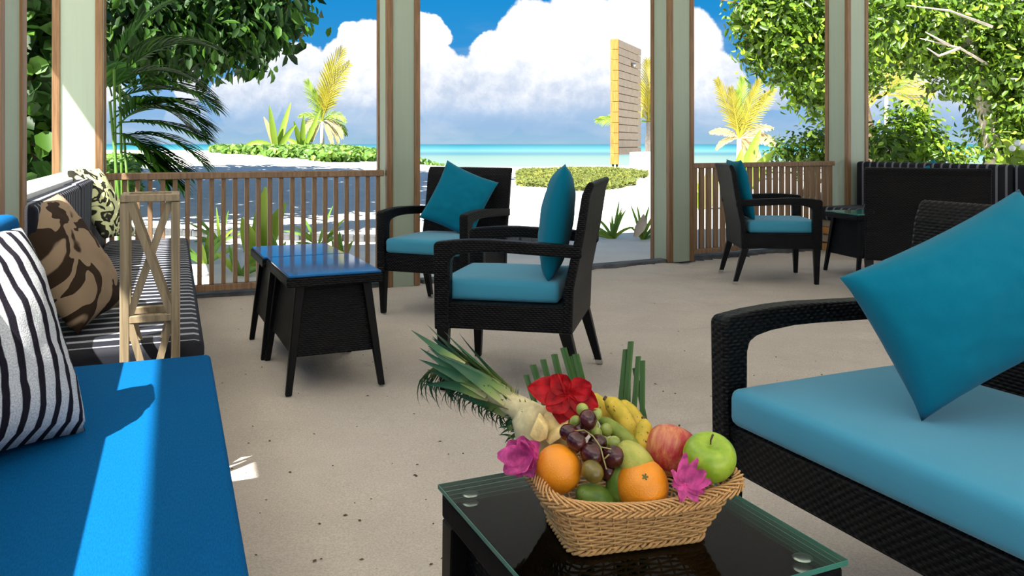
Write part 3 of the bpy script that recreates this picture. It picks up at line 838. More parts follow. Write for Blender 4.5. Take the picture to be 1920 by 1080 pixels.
grapes([(1102,787,17,1.30,D_),(1066,811,16,1.29,D_),(1080,827,18,1.275,D_),(1109,851,20,1.265,D_),(1150,856,20,1.27,D_),(1138,866,17,1.285,D_),(1111,884,20,1.245,O_),(1120,832,17,1.30,D_),(1090,808,14,1.31,D_),(1140,885,18,1.28,D_)],
       'dark', 'bunch of dark purple grapes in the middle of the basket', [[(1095,806,1.29),(1112,818,1.275),(1126,838,1.26),(1132,862,1.25),(1137,880,1.245)], [(1126,838,1.26),(1146,842,1.25)], [(1095,806,1.29),(1078,808,1.28)], [(1132,862,1.25),(1142,852,1.245)]])
grapes([(1092,768,12,1.33,G_),(1079,790,11,1.32,G_),(1117,812,12,1.32,G_),(1134,831,12,1.31,G_),(1152,832,13,1.305,G_),(1112,800,11,1.34,G_),(1137,806,12,1.34,G_),(1118,777,11,1.345,G_)],
       'green', 'small green grapes behind the dark bunch', [[(1092,775,1.33),(1105,795,1.33),(1130,822,1.31)]])
# pineapple half with its crown
def blade(b, pts, width, fold=.25, side=None, uvy=True):
    """ribbon leaf along pts, width(t)"""
    pts = [Vector(p) for p in pts]; N = len(pts); vs = []; uv = []
    for i, p in enumerate(pts):
        d = (pts[min(i+1, N-1)]-pts[max(i-1, 0)]).normalized(); s = Vector(side) if side is not None else Vector((0, 0, 1))
        x = d.cross(s)
        if x.length < 1e-3: x = d.cross(Vector((1, 0, 0)))
        x.normalize(); nrm = x.cross(d); t = i/(N-1); w = width(t)
        vs += [p-x*w/2+nrm*w*fold, p, p+x*w/2+nrm*w*fold]; uv += [(0, t), (.5, t), (1, t)]
    fs = []
    for i in range(N-1):
        a = 3*i; fs += [(a, a+1, a+4, a+3), (a+1, a+2, a+5, a+4)]
    return b.add(vs, fs, uv)
def pineapple():
    base = at(992, 778, 1.40); tip = at(790, 655, 1.52)
    r = root('pineapple', base, 0, 'halved pineapple lying across the basket, its green crown hanging out to the left', 'pineapple')
    ax = (tip-base); L = ax.length; d = ax.normalized(); up = Vector((0, -.35, 1)); up = (up-d*up.dot(d)).normalized(); sd = d.cross(up)
    # pale cut core
    b = MB(); b.tube([-d*.03, d*.0, d*.03, d*.07, d*.11, d*L*.75], lambda t: .0225*(1-t)**.55+.004, 16); b.build('core', 'pine_core', r, smooth=True)
    b = MB(); b.tube([at(1000,760,1.40)-base, at(992,790,1.39)-base, at(1000,830,1.38)-base, at(1040,850,1.37)-base], lambda t: .020+.012*math.sin(t*2.6), 12); b.build('cut_half', 'pine_core', r, smooth=True)
    b = MB(); b.tube([at(1030,770,1.39)-base, at(1050,800,1.38)-base, at(1065,845,1.37)-base], lambda t: .022+.010*math.sin(t*3), 12); b.build('flesh', 'pine_flesh', r, smooth=True)
    rnd = random.Random(5)
    for k in range(30):                                              # long upper leaves
        s0 = rnd.uniform(.12, .62)*L; ang = rnd.uniform(-1.9, 2.0); ln = rnd.uniform(.07, .135)
        out = (up*math.cos(ang)+sd*math.sin(ang)); pts = []
        spread = rnd.uniform(.02, .20); drop = rnd.uniform(-.01, .03)
        ln = min(ln*1.25, L*1.10-s0)
        for i in range(9):
            t = i/8; pts.append(d*(s0+ln*t)+out*(.015+ln*spread*t+.012*t*t)-Vector((0, 0, 1))*drop*t*t)
        b = MB(); w0 = rnd.uniform(.018, .027); blade(b, pts, lambda t: w0*(1-t**1.6)+.0006, .22, side=out)
        b.build('leaf', 'pine_leaf', r, smooth=True)
    b = MB()                                                         # small leaves curling back under the stem
    for k in range(150):
        q = rnd.uniform(0, 1); s0 = (.02+.78*q)*L; ang = rnd.uniform(1.9, 4.4); out = up*math.cos(ang)+sd*math.sin(ang)
        ln = (.030+.050*q)*rnd.uniform(.8, 1.2); pts = []; curl = rnd.uniform(1.8, 3.2)
        p = d*s0+out*(.018-.010*q); a = rnd.uniform(.4, .8)
        for i in range(9):
            t = i/8; pts.append(p.copy()); a2 = a+curl*t; p = p+(d*math.cos(a2)+out*math.sin(a2))*ln/8
        blade(b, pts, lambda t: .0085*(1-t**1.5)+.0004, .15, side=out)
    for k in range(26):                                              # ragged little ones on the upper side
        s0 = rnd.uniform(-.05, .55)*L; ang = rnd.uniform(-.9, .9); out = up*math.cos(ang)+sd*math.sin(ang); p = d*s0+out*.012; ln = rnd.uniform(.014, .03); pts = []
        for i in range(6):
            t = i/5; pts.append(p.copy()); p = p+(d*math.cos(.5+1.3*t)+out*math.sin(.5+1.3*t))*ln/5
        blade(b, pts, lambda t: .006*(1-t)+.0004, .1, side=out)
    for k in range(30):                                              # dense dark ones below the cut
        p = at(975+rnd.uniform(-12, 12), 800+rnd.uniform(-25, 40), 1.40)-base; pts = []; a = rnd.uniform(2.4, 3.6); ln = rnd.uniform(.02, .03)
        for i in range(6):
            t = i/5; pts.append(p.copy()); p = p+Vector((math.cos(a+t), rnd.uniform(-.2, .2), math.sin(a+t)))*ln/5
        blade(b, pts, lambda t: .007*(1-t)+.0004, .1, side=(0, -1, 0))
    b.build('curled_leaves', 'pine_leaf', r, smooth=True, kind='stuff')
pineapple()
def chunk(pts, label):
    """irregular wedge: list of front pixels (px,py,Y) + thickness"""
    c = at(*pts[0]); b = MB(); n = len(pts); vs = [at(*p)-c for p in pts]; vs += [v*.9+Vector((.004, .022, .002)) for v in vs]
    b.add(vs, [tuple(range(n)), tuple(range(2*n-1, n-1, -1))]+[(i, (i+1) % n, (i+1) % n+n, i+n) for i in range(n)])
    o = b.build('pineapple_chunk', 'pine_flesh', bevel=.002, seg=2, smooth=True); o.location = c; tag(o, label, 'pineapple')
chunk([(1008,782,1.33),(1028,808,1.32),(1026,824,1.32),(1008,832,1.32),(992,818,1.33)], 'upright pale wedge of cut pineapple above the left pink flower')
chunk([(1066,792,1.335),(1052,822,1.325),(1030,836,1.32),(1022,826,1.33),(1046,804,1.335)], 'long pale wedge of cut pineapple between the red flower and the left orange')
# flowers
def petal(b, c, d, n, L, W, cup, ruf, rnd):
    d = Vector(d).normalized(); n = Vector(n); n = (n-d*n.dot(d)).normalized(); s = d.cross(n); N, K = 9, 6; vs = []; uv = []
    ph = rnd.uniform(0, 6)
    for i in range(N+1):
        t = i/N; w = W*(math.sin(math.pi*min(1, t*.86+.06))**.8)
        for k in range(K+1):
            q = -1+2*k/K
            vs.append(Vector(c)+d*L*t*(1-.08*q*q)+s*w*q/2+n*(cup*L*t*t+.10*W*q*q-.0+ruf*L*math.sin(q*7+ph+t*3)*t*t)); uv.append((q, t))
    fs = [(i*(K+1)+k, i*(K+1)+k+1, (i+1)*(K+1)+k+1, (i+1)*(K+1)+k) for i in range(N) for k in range(K)]
    b.add(vs, fs, uv)
def flower(name, c, face, m, spec, label, stamen=None, seed=1):
    """spec: list of (angle deg in image plane, L, W, cup)"""
    rnd = random.Random(seed); face = Vector(face).normalized(); x = Vector((1, 0, 0)); x = (x-face*x.dot(face)).normalized(); y = face.cross(x)
    if y.z < 0: y = -y
    r = root(name, c, 0, label, 'flower')
    for a, L, W, cup in spec:
        a = math.radians(a); b = MB(); petal(b, (0, 0, 0), x*math.cos(a)+y*math.sin(a), face, L, W, cup, .07, rnd); b.build('petal', m, r, smooth=True)
    if stamen:
        b = MB(); b.tube([Vector((0, 0, 0)), face*.012+x*stamen[0]*.4, x*stamen[0]+y*stamen[1]+face*.02], .0016, 6); b.build('stamen', m, r, smooth=True)
    return r
flower('hibiscus', at(1066, 738, 1.36), (.0, -1, .35), 'petal_red', [(172,.068,.046,.05),(135,.040,.036,.3),(255,.050,.050,-.1),(300,.048,.048,.0),(20,.040,.040,.2),(335,.052,.044,.15),(215,.045,.042,.1),(100,.030,.016,.4)],
       'red hibiscus bloom with wide open petals behind the grapes', (-.018, .03), 3)
sp = [(a+random.uniform(-14, 14), random.uniform(.024, .036), random.uniform(.022, .032), c) for a, c in ((0,.2),(50,.2),(100,.25),(150,.2),(200,.15),(250,.1),(300,.1),(25,.9),(95,1.0),(165,.9),(240,.8),(310,.8),(60,1.8),(180,1.8),(300,1.8))]
flower('pink_flower', at(984, 855, 1.28), (-.35, -.9, .35), 'petal_pink', sp, 'ruffled pink flower at the left corner of the basket', None, 5)
sp = [(a+random.uniform(-14, 14), random.uniform(.020, .034), random.uniform(.014, .024), c) for a, c in ((0,.3),(40,.3),(80,.4),(110,.5),(150,.4),(200,.2),(330,.2),(290,.2),(250,.3),(60,1.2),(100,1.3),(160,1.0),(20,1.0),(340,.9))]
flower('pink_flower', at(1284, 906, 1.240), (.15, -.75, .6), 'petal_pink', sp, 'ruffled pink flower between the front orange and the green apple', None, 8)
# cut palm blades behind the fruit
def blades(name, lst, label, seed):
    c0 = at(lst[0][2], lst[0][3], 1.47); r = root(name, c0, 0, label, 'leaf')
    for (x0, y0, x1, y1, w) in lst:
        a, b_ = at(x1, y1, 1.47)-c0, at(x0, y0, 1.50)-c0; b = MB(); ww = w*1.48/F
        for q in (-.5, 0, .5)[:3]:
            o = Vector((q*ww*.62, q*.002, 0)); b.bar(a+o, b_+o, ww*.42, .0012, up=(0, 1, .1+q))
        b.build('blade', 'blade_green', r)
blades('palm_leaf', [(986,703,1004,760,10),(999,684,1022,760,12),(1018,674,1040,760,11),(1039,664,1064,770,12),(1056,652,1090,770,12),(1079,664,1108,780,13),(1068,668,1098,775,9)], 'cut palm leaf with blunt green blades behind the red hibiscus', 1)
blades('palm_leaf', [(1183,640,1170,800,11),(1173,655,1160,790,10),(1197,668,1186,800,10),(1205,676,1204,800,10),(1190,690,1212,800,9),(1178,700,1178,800,9)], 'cut palm leaf standing upright behind the bananas', 2)

# ---------------------------------------------------------------- bits on the sand
b = MB()
for i in range(170):
    p = fl(random.uniform(400, 1900), random.uniform(545, 1080)); s = random.uniform(.002, .0055)
    if not inside(p.x, p.y) or (p.x > .35 and p.y < 2.4): continue
    a = random.uniform(0, 3); c, d = math.cos(a)*s, math.sin(a)*s; z = fz(p.x, p.y)+.0015
    b.add([(p.x-c*1.6, p.y-d*1.6, z), (p.x+d, p.y-c, z+.001), (p.x+c*1.6, p.y+d*1.6, z), (p.x-d, p.y+c, z+.0012), (p.x, p.y, z+.003)], [(0,1,4),(1,2,4),(2,3,4),(3,0,4),(0,3,2,1)])
tag(b.build('plant_litter', 'debris'), 'tiny brown bits of dry leaf strewn on the sand floor', 'litter', kind='stuff')

# ---------------------------------------------------------------- vegetation
def leaves_np(pts, nrm, size, aspect=.55, fold=.25, jit=.35, droop=0):
    """pts (n,3), nrm (n,3) outward normals -> verts, faces for folded six-sided leaves"""
    n = len(pts); nr = nrm+RNG.normal(0, jit, (n, 3)); nr /= np.linalg.norm(nr, axis=1)[:, None]
    rnd = RNG.normal(0, 1, (n, 3)); rnd[:, 2] -= droop*2
    d = rnd-nr*np.sum(rnd*nr, 1)[:, None]; d /= np.linalg.norm(d, axis=1)[:, None]; s = np.cross(d, nr)
    L = size*RNG.uniform(.65, 1.25, n)[:, None]; W = L*aspect
    V = np.stack([pts-d*L*.5, pts-d*L*.18+s*W*.42+nr*W*fold, pts+d*L*.18+s*W*.42+nr*W*fold, pts+d*L*.5, pts+d*L*.18-s*W*.42+nr*W*fold, pts-d*L*.18-s*W*.42+nr*W*fold], 1).reshape(-1, 3)
    base = (np.arange(n)*6)[:, None]
    Fq = np.concatenate([base+np.array([[0, 1, 2, 3]]), base+np.array([[3, 4, 5, 0]])], 0)
    return V, Fq
def np_obj(name, V, Fq, m, parent=None, kind='stuff'):
    me = bpy.data.meshes.new(name); me.vertices.add(len(V)); me.vertices.foreach_set('co', V.astype(np.float32).ravel())
    k = Fq.shape[1]; me.loops.add(Fq.size); me.loops.foreach_set('vertex_index', Fq.astype(np.int32).ravel())
    me.polygons.add(len(Fq)); me.polygons.foreach_set('loop_start', np.arange(0, Fq.size, k, dtype=np.int32)); me.polygons.foreach_set('loop_total', np.full(len(Fq), k, dtype=np.int32))
    me.update(calc_edges=True); me.materials.append(M[m]); o = bpy.data.objects.new(name, me); C.objects.link(o)
    if parent: o.parent = parent
    if kind: o['kind'] = kind
    return o
def crown(blobs, dens, size, m, parent, off, aspect=.55, droop=0, depth=.55, clump=.0, sub=5):
    """blobs: (center, radius xyz)"""
    P, Nn = [], []
    for c, rad in blobs:
        rad = np.array(rad); n = int(dens*(rad[0]*rad[1]+rad[1]*rad[2]+rad[0]*rad[2])*4.2)
        d = RNG.normal(0, 1, (n, 3)); d /= np.linalg.norm(d, axis=1)[:, None]
        if clump:                                                    # gather leaves into sprays
            k = max(1, n//14); cd = RNG.normal(0, 1, (k, 3)); cd /= np.linalg.norm(cd, axis=1)[:, None]
            cd *= RNG.uniform(.55, 1.08, k)[:, None]
            idx = RNG.integers(0, k, n); p = cd[idx]*rad+RNG.normal(0, clump, (n, 3)); nn = cd[idx]/rad+RNG.normal(0, .5, (n, 3))
        else:
            rr0 = RNG.uniform(depth, 1.0, n)**.6; p = d*rr0[:, None]*rad; nn = d/rad
        nn = nn/np.linalg.norm(nn, axis=1)[:, None]; nn[:, 2] += .45
        P.append(p+np.array(c)-np.array(off)); Nn.append(nn)
    P = np.concatenate(P); Nn = np.concatenate(Nn); V, Fq = leaves_np(P, Nn, size, aspect, droop=droop)
    return np_obj('foliage', V, Fq, m, parent)
def limb(r, name, pts, r0, r1, m, off):
    b = MB(); b.tube([Vector(p)-Vector(off) for p in pts], lambda t: r0+(r1-r0)*t, 8); return b.build(name, m, r, smooth=True)
def pxblob(px, py, rp, Y, dy=1.0):
    c = at(px, py, Y); q = rp*Y/F; return (tuple(c), (q, q*dy, q))

# big dark tree on the left, hanging over the beach
o = (-7.6, 12.0, gz(-7.6, 12))
r = root('tree', o, 0, 'large dark broad-leaved tree hanging over the beach at the upper left', 'tree')
bl = [pxblob(*q) for q in ((230,30,90,9.0),(300,55,80,9.2),(370,50,75,9.4),(430,40,78,9.6),(480,20,68,9.8),(455,80,45,9.4),(250,90,60,9.3),(495,-25,52,10),(390,95,35,9.2))]
bl += [((-7.0,12.5,4.6),(3.2,3.4,1.9)), ((-6.0,16,4.4),(2.2,3.0,1.6)), ((-4.9,12.4,5.4),(1.6,2.0,1.1)), ((-4.6,16.5,6.3),(1.6,2.2,1.2)), ((-8.5,17,5),(3,3,1.6))]
crown(bl[:9], 230, .165, 'leaf_dark', r, o, .5, droop=1.8, clump=.14)
crown(bl[9:], 60, .32, 'leaf_dark', r, o, .6, droop=.6, clump=.3)
limb(r, 'trunk', [(-7.6,12,gz(-7.6,12)-.2),(-7.4,12,1.6),(-6.9,12.2,3.2),(-6.4,12.4,4.6)], .26, .14, 'bark', o)
for q in ([(-7.2,12,2.2),(-6.2,11.3,3.2),(-4.6,10.4,3.3),(-3.9,10,2.9)], [(-6.9,12.2,3.2),(-5.6,13.5,4.4),(-4.6,15,4.9)], [(-7.4,12,1.8),(-6.6,10.8,2.7),(-5.2,9.8,2.8),(-4.2,9.4,2.6)]):
    limb(r, 'branch', q, .11, .03, 'bark', o)
# round-leaved shrub seen between the two left posts
o = (-4.05, 6.9, -.02); r = root('shrub', o, 0, 'dark round-leaved shrub seen between the two left posts', 'shrub')
bl = [((-4.1,7.0,.95),(.55,.5,.55)), ((-4.0,6.9,1.7),(.5,.45,.5)), ((-4.15,7.1,2.2),(.6,.5,.5)), ((-4.6,7.6,1.6),(.5,.5,1.2))]
crown(bl, 170, .17, 'leaf_dark', r, o, .95, droop=.5)
limb(r, 'stem', [(-4.05,6.9,-.05),(-4.0,6.9,.9),(-4.1,7,2.2)], .05, .02, 'bark', o)
o = (-4.3, 7.4, -.02)
# bamboo palm just outside the railing
def frond(r, base, d, L, droop, n, ll, lw, m, side=None, vang=.9, off=(0,0,0), taper=1.0, rach='leaf_palm', lift=0.0, rr0=.006):
    base = Vector(base)-Vector(off); d = Vector(d).normalized(); pts = []; p = base.copy(); K = 14
    for i in range(K+1):
        pts.append(p.copy()); d = (d+Vector((0, 0, -droop/K))).normalized(); p = p+d*L/K
    b = MB(); b.tube(pts, lambda t: rr0*(1-.8*t)+.0008, 5); b.hasuv = True
    up0 = Vector((0, 0, 1)) if side is None else Vector(side)
    for i in range(n):
        t = .12+.88*(i+.5)/n; f = t*K; k = min(K-1, int(f)); q = pts[k].lerp(pts[k+1], f-k); dd = (pts[k+1]-pts[k]).normalized()
        s = dd.cross(up0); s = s.normalized() if s.length > 1e-3 else Vector((1, 0, 0)); nn = s.cross(dd)
        le = ll*(math.sin(math.pi*(.15+.80*t))**.7)*random.uniform(.85, 1.1); a = vang*(1-.45*t)
        for sg in (-1, 1):
            dr = (dd*math.cos(a)+s*sg*math.sin(a)+nn*(.15+lift)).normalized(); e = []
            w = q.copy(); g = dr.copy()
            for j in range(5): e.append(w.copy()); w = w+g*le/4; g = (g+Vector((0, 0, -.16*taper))).normalized()
            blade(b, e, lambda z: lw*(math.sin(math.pi*(.12+.86*z)))**.8+.0004, .12, side=nn)
    return b.build('frond', m, r)
o = fl(222, 500); o = Vector((-2.95, 6.32, -.02))
r = root('bamboo_palm', o, 0, 'dark green feathery palm just outside the left end of the thin railing', 'palm')
spec = [((220,150),(.55,.1,.85),.95,1.5),((225,170),(.85,-.1,.45),.95,1.3),((215,210),(.9,.1,.30),.85,.9),((222,230),(.9,-.05,.12),.8,.6),((228,255),(.95,.1,.30),.80,1.3),((215,130),(.25,.2,1),.75,1.2),
        ((212,250),(.75,-.1,.05),.55,1.3),((210,180),(-.3,.3,.8),.7,1.6),((218,240),(.5,-.1,.6),.85,1.4),((226,285),(.8,0,-.1),.5,1.0),((208,190),(.95,.2,.6),.9,1.1),((218,160),(.7,.2,.7),.9,1.8),((224,200),(.95,0,.55),.85,1.6),((214,270),(.95,.1,.1),.7,1.0),((220,120),(.8,.1,.75),.9,1.2),((205,230),(.6,.3,.9),.8,2.2),((222,300),(.9,.1,.35),.6,1.6)]
for (px, py), d, L, dr in spec: frond(r, at(px, py, 6.3), d, L*.86, dr, 24, .37, .030, 'leaf_palm', off=o, vang=.95)
for k, (px, py) in enumerate(((214,130),(225,160),(206,190),(232,250))):
    b = MB(); q = at(px, py, 6.3)-o; b.tube([Vector((.02*k-.04, 0, 0)), Vector((q.x*.6+.02*k-.03, 0, q.z*.5)), q], .010, 6); b.build('cane', 'leaf_plant', r, smooth=True)

# coconut palms and other plants on the beach
def young_palm(base, H, fr, m, label, off=None, trunk=.10, seed=1, ll=.9, name='coconut_palm', lean=(0,0)):
    random.seed(seed); r = root(name, base, 0, label, 'palm'); b0 = Vector(base)
    top = Vector((lean[0], lean[1], H)); limb(r, 'trunk', [b0-Vector((0,0,.2)), b0+top*.5, b0+top], trunk, trunk*.55, 'bark_pale', base)
    for (ax, az, L, dr, mm) in fr:
        d = Vector((math.cos(math.radians(ax)), random.uniform(-.25, .25), math.sin(math.radians(ax))*1.0+az))
        frond(r, b0+top, d, L, dr, 20, ll*L/3, .05*L/3+.008, mm, off=base, side=(0, -1, .2), vang=.65, rr0=.03)
    return r
B = at(604, 303, 36); B.z = max(B.z, gz(B.x, B.y)); Yl, Gl, St = 'leaf_yellow', 'leaf_lime', 'leaf_straw'
young_palm(B, 1.3, [(78,.1,3.3,.9,Yl),(72,.1,3.0,1.0,Yl),(84,0,2.6,.5,Yl),(110,0,1.9,.1,Gl),(100,0,1.4,.4,Gl),(135,0,1.1,1.2,Gl),(55,0,1.4,2.0,Gl),(25,0,1.3,2.4,St),(155,0,1.2,2.6,St),(-5,0,1.2,2.2,St),(185,0,1.1,2.4,Gl),(90,.2,1.5,.8,Gl),(-40,0,1.1,1.6,St),(220,0,1.0,1.4,St),(40,0,1.4,2.6,Gl),(140,0,1.3,2.6,Yl)],
           None, 'tall ragged young coconut palm on the left dune, its crown blown to the right', trunk=.11, seed=3, ll=.85)
def strap_plant(base, lst, m, label, name='strap_leaf_plant', cat='plant', W=.12, group=None):
    """lst: (angle deg, length, droop)"""
    r = root(name, base, 0, label, cat, group)
    for (a, L, dr) in lst:
        d = Vector((math.cos(math.radians(a)), random.uniform(-.4, .2), math.sin(math.radians(a)))).normalized(); p = Vector((random.uniform(-.03, .03)*L, random.uniform(-.03, .03)*L, 0)); pts = []
        for i in range(9):
            pts.append(p.copy()); d = (d+Vector((0, 0, -dr/8))).normalized(); p = p+d*L/8
        b = MB(); blade(b, pts, lambda t: W*(math.sin(math.pi*(.18+.80*t)))**.8+.002, .28, side=(0, -1, .3)); b.build('leaf', m if isinstance(m, str) else random.choice(m), r, smooth=True)
    return r
g = lambda px, py, Y: (lambda q: Vector((q.x, q.y, gz(q.x, q.y)-.02)))(at(px, py, Y))
def lift(px, py, Y):
    q = at(px, py, Y); return Vector((q.x, q.y, gz(q.x, q.y)-.02))
strap_plant(lift(520, 285, 34), [(95,2.0,.2),(78,2.2,.1),(130,1.7,1.4),(140,1.2,2.0),(60,1.6,.4),(105,1.6,.5)], ['leaf_straw','leaf_lime'], 'pale tattered banana-like plant left of the dune coconut palm', W=.26)
strap_plant(lift(568, 285, 34), [(100,1.4,.2),(70,1.9,.1),(120,1.0,1.0),(85,1.6,.2)], ['leaf_straw','leaf_lime'], 'small pale plant close against the dune coconut palm', W=.24)
B = lift(1386, 300, 19)
young_palm(B, 1.0, [(114,.1,1.45,.1,Yl),(103,.1,1.2,.15,Yl),(84,0,1.45,.1,Gl),(75,0,1.4,.2,Yl),(62,0,1.35,.3,Yl),(45,0,.8,1.0,St),(25,0,.8,.9,St),(140,0,.7,1.0,St),(0,0,.7,1.8,St),(-20,0,.7,1.6,St),(165,0,.6,1.4,St),(92,0,1.1,.1,Gl),(10,0,.85,.7,St),(-55,0,.6,1,St)],
           None, 'young yellow coconut palm seen through the opening right of the doorway', trunk=.09, seed=8, ll=.8)
B = lift(1216, 300, 27)
young_palm(B, 1.5, [(92,.1,2.0,.2,Yl),(80,.1,1.8,.4,Yl),(60,0,1.1,1.2,Yl),(120,0,1.0,1.6,Yl),(172,0,1.7,.2,Gl),(10,0,.8,2.0,Yl),(-60,0,.9,1.4,St),(98,0,1.4,.4,Yl)],
           None, 'yellow palm half hidden behind the wooden shower wall', trunk=.14, seed=4, ll=.9)
young_palm(lift(1662, 300, 24), 2.2, [(80,0,1.2,.8,Yl),(100,0,1.2,.8,Yl),(45,0,1.3,1.6,Yl),(135,0,1.3,1.6,Yl),(10,0,1.3,1.2,Yl),(170,0,1.2,1.4,Yl),(60,0,1.2,1,Gl)],
           None, 'golden palm crown glimpsed through the gap in the right-hand trees', trunk=.08, seed=14, ll=1.3)
strap_plant(lift(1372, 302, 14.5), [(68,1.45,.1),(58,1.2,.3),(80,1.0,.2),(52,.95,.5)], ['leaf_lime'], 'broad upright yellow green banana leaves beside the young yellow palm', W=.24)
strap_plant(lift(1322, 302, 13.5), [(118,.85,.15),(92,.82,.05),(102,.75,.1),(70,.78,.2),(128,.75,.6),(84,.6,.1)], ['leaf_lime','leaf_straw'], 'cut-back yellow green spiky plant right of the doorway post', W=.20)
for (px, py, Yb, n, L, lab) in ((1150,440,9.6,16,.42,'spiky spider lily in the sand bed outside the doorway'),(1204,440,9.5,12,.40,'spider lily half hidden by the right doorway post'),(452,512,6.9,9,.28,'low broad-leaved plant with pale shoots behind the thin railing'),(528,495,7.2,9,.34,'leafy lily behind the middle of the thin railing'),(640,470,7.8,9,.28,'small bright plant behind the right part of the thin railing'),(385,470,7.6,8,.4,'leafy plant behind the left part of the thin railing'),(598,430,8.8,10,.42,'green lily in the shaded bed beyond the railing'),(412,420,9.2,9,.42,'green lily at the left of the shaded bed')):
    q = fl(px, py); q.y = Yb; q.x = (px-960)*Yb/F; q.z = gz(q.x, q.y)-.01
    strap_plant(q, [(random.uniform(25, 155), L*random.uniform(.6, 1.15), random.uniform(.1, 1.0)) for _ in range(n)], ['leaf_plant','leaf_plant','leaf_lime'], lab, name='lily_plant', W=.034+.02*(Yb < 8))
r = strap_plant(Vector(((485-960)*7.3/F, 7.3, -.03)), [(84,.72,.1),(70,.62,.3),(100,.5,.3)], ['leaf_lime'], 'tall yellow green broad leaf rising behind the thin railing', name='broad_leaf_plant', W=.16)
# dry curled leaf on the bed by the doorway
b = MB(); blade(b, [(0, 0, .0), (.05, 0, .10), (.09, 0, .17), (.10, 0, .26)], lambda t: .12*math.sin(math.pi*(.1+.85*t)), .4, side=(0, -1, .2)); o = b.build('dry_leaf', 'bark_pale', smooth=True)
o.location = (at(1190, 440, 9.3).x, 9.3, 0); tag(o, 'curled dry brown leaf between the two spider lilies', 'leaf')
# stone edging of the bed
r = root('bed_edging', (-2.6, 9.9, 0), 0, 'dark low stone edging of the planting bed beyond the railing', 'edging')
for i in range(46):
    t = i/45; x = -5.2+5.6*t; y = 10.3-.6*math.sin(t*2.6)-.6*t; b = MB(); b.box((0, 0, .035), (.12, .10, .09)); q = b.build('stone', 'kerb_stone', r, bevel=.02, seg=2)
    q.location = (x+2.6, y-9.9, gz(x, y)); q.rotation_euler = (0, 0, random.uniform(-.3, .3))
# creeper-covered dune and grass patch
def scatter(n, f, size, m, label, name, cat, asp=.7):
    P = []
    while len(P) < n:
        x, y, ok = f()
        if ok: P.append((x, y, gz(x, y)+random.uniform(0, size*.9)))
    P = np.array(P); Nn = np.tile(np.array([[0, -.5, 1.0]]), (n, 1)); V, Fq = leaves_np(P, Nn, size, asp, jit=.6)
    o = np_obj(name, V, Fq, m); return tag(o, label, cat)
def f1():
    y = random.uniform(25, 46); px = random.uniform(395, 850); x = (px-960)*y/F
    e = ((px-600)/235)**2+((y-36)/(11-4*abs(px-600)/235))**2+.35*noise.noise(Vector((x*.5, y*.5, 1))); return x, y, e < 1
scatter(15000, f1, .27, 'leaf_plant', 'green creeper spreading over the dune beyond the left railing', 'creeper', 'ground cover')
def f2():
    y = random.uniform(16.5, 24.5); px = random.uniform(968, 1215); x = (px-960)*y/F
    e = ((px-1080)/125)**2*.9+((y-20.2)/3.6)**2+.5*noise.noise(Vector((x*.8, y*.8, 1))); return x, y, e < 1
scatter(16000, f2, .12, 'grass', 'patch of short dry grass on the beach in front of the shower wall', 'grass_patch', 'grass', .25)
def f3():
    y = random.uniform(15, 24); px = random.uniform(190, 260); x = (px-960)*y/F; return x, y, True
scatter(1800, f3, .24, 'leaf_plant', 'green creeper patch behind the feathery palm', 'creeper', 'ground cover')

# trees on the right
def rtree(base, blobs, bright, size, label, trunk, branches=(), name='tree', m='leaf_bright', dens=300, cl=.13, bm='bark', cat='tree', droop=.3):
    r = root(name, base, 0, label, cat); crown([pxblob(*q) for q in blobs], dens, size, m, r, base, .5, clump=cl, droop=droop)
    if trunk: limb(r, 'trunk', trunk, .16, .07, bm, base)
    for q in branches: limb(r, 'branch', q, .022, .006, bm, base)
    return r
base = (5.9, 13.6, gz(5.9, 13.6)-.05)
rtree(base, [(1435,50,52,13),(1480,20,70,13.2),(1420,95,26,13),(1470,95,55,13),(1530,60,80,13.6),(1515,140,62,13.2),(1550,185,38,13.2),(1590,110,80,14),(1580,20,90,14.2),(1400,20,34,13)], 1, .135,
      'broad-leaved tree with bright sunlit leaves left of the far corner post', [base, (5.9,13.7,1.2), (5.6,13.6,2.4), (5.0,13.4,3.4)],
      [[at(1600,110,13.8),at(1480,30,13),at(1400,8,12.8),at(1330,-4,12.6)], [(5.7,13.6,2.0),at(1560,160,13.3),at(1500,150,13)]])
base = (7.0, 12.0, gz(7, 12)-.05)
rtree(base, [(1665,40,62,11.5),(1730,40,80,11.8),(1820,40,95,12),(1910,60,105,12.2),(1650,75,30,11.5),(1750,95,44,11.8),(1865,130,66,12),(1920,180,95,12.2),(1800,150,36,11.7),(1895,265,55,12),(1885,220,34,11.8),(1960,260,80,12)], 1, .125,
      'dense spreading tree with pale dead twigs at the upper right', [base, (7.0,12.0,.9), (6.8,12,1.9), (6.4,11.9,3.0)],
      [[at(1850,120,11.6),at(1800,90,11),at(1725,72,10.8)], [at(1780,85,10.9),at(1735,60,10.8)], [at(1800,90,11),at(1760,105,10.8),at(1738,90,10.7)], [at(1860,50,11),at(1780,20,10.8),at(1700,10,10.6)]], bm='bark_pale')
base = (5.3, 11.2, gz(5.3, 11.2)-.05)
rtree(base, [(1690,262,52,10.6),(1735,258,36,10.7),(1650,290,50,10.5),(1720,300,60,10.6),(1785,310,36,10.7),(1700,220,24,10.6)], 1, .115, 'bright green bush above the back of the far right bench', [base, (5.3,11.2,.5), (5.2,11.1,.9)], name='bush', cat='bush', dens=300, cl=.11)
base = (5.6, 15.5, gz(5.6, 15.5)-.05)
rtree(base, [(1462,292,22,15),(1500,284,32,15),(1540,280,40,15.2),(1580,285,40,15.2)], 1, .12, 'low sunlit bush below the tree, over the slatted railing', [base, (5.6,15.5,.5), (5.6,15.4,.8)], name='bush', cat='bush', dens=300, cl=.11)
base = (5.9, 9.2, gz(5.9, 9.2)-.05)
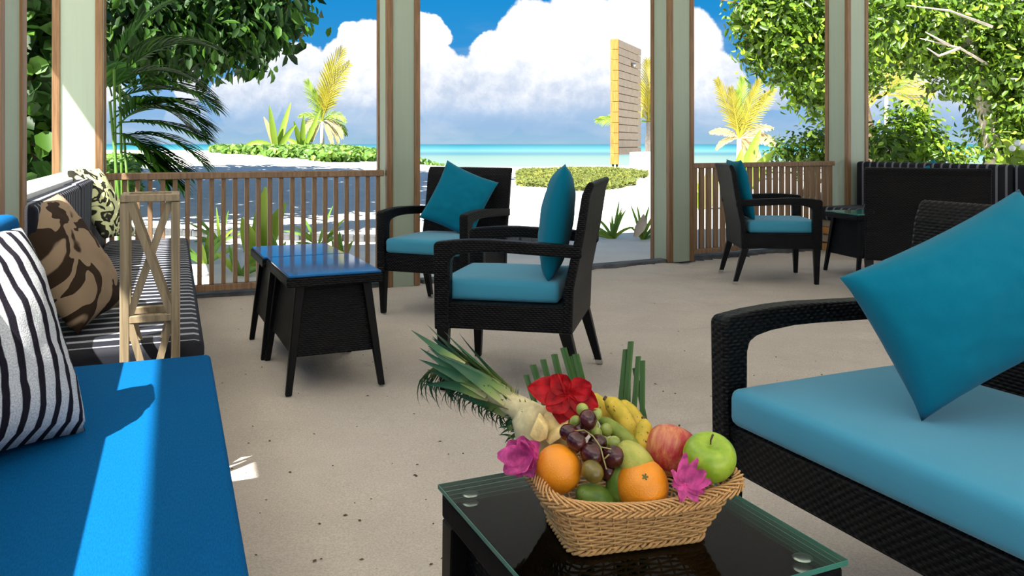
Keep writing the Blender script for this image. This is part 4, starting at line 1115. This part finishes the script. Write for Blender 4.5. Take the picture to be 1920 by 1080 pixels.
r = rtree(base, [(1905,300,30,9.3),(1930,270,30,9.3)], 1, .14, 'small bright shrub with white flowers at the right edge', None, name='flowering_shrub', m='leaf_lime', dens=110, cl=.08, cat='shrub')
limb(r, 'stem', [base, (5.85, 9.25, .5), at(1915, 290, 9.3)], .03, .01, 'bark', base)
for (px, py) in ((1908,268),(1918,276),(1898,278)):
    b = MB(); b.lathe(sphere_prof(.035, 6), 8); q = b.build('blossom', 'petal_white', r, smooth=True); q.location = at(px, py, 9.0)-Vector(base)

# wooden shower wall on the beach
th = math.atan2(.925, .38); Y0 = 24.0
B = at(1160, 318, Y0); B.z = min(B.z, gz(B.x, B.y))
r = root('shower_wall', B, math.degrees(th), 'tall freestanding wall of horizontal boards on the beach, an outdoor shower', 'shower')
Lp, Ht = 2.75, at(1160, 73, Y0).z-B.z; z0 = at(1160, 291, Y0).z-B.z; n = 15
for i in range(n):
    h = (Ht-z0)/n; b = MB(); b.box((Lp/2, .02+.012*(i % 2), z0+h*(i+.5)), (Lp, .05, h-.022)); b.build('plank', 'grey_plank', r, bevel=.006)
b = MB(); b.box((Lp/2, .14, z0+(Ht-z0)/2), (Lp-.1, .10, Ht-z0-.02)); b.build('core', 'grey_plank', r)
for i in range(12):
    zb = .18+(Ht-.18)*i/12; hh = (Ht-.18)/12; b = MB(); b.box((-.03, .115, zb+hh/2), (.05, .24, hh-.012)); b.build('end_board', 'orange_wood', r, bevel=.006)
for y in (.05, .17):
    b = MB(); b.box((0, y, .1), (.05, .05, .24)); b.build('leg', 'black_leg', r)
b = MB(); b.lathe([(0, .12), (.05, .10), (.07, 0), (.0, 0)], 12, m=Matrix.Rotation(math.pi/2, 4, 'X')); q = b.build('shower_head', 'steel', r, smooth=True); q.location = (1.5, -.02, Ht-.62)
q = lift(1196, 322, 22.8); r = root('plinth', q, math.degrees(th), 'low white rendered block at the foot of the shower wall', 'plinth')
b = MB(); b.box((1.0, .1, .28), (2.6, .12, .56)); b.build('side_wall', 'concrete', r, bevel=.01); b = MB(); b.box((-.25, -.45, .28), (.14, 1.2, .56)); b.build('end_wall', 'concrete', r, bevel=.01)
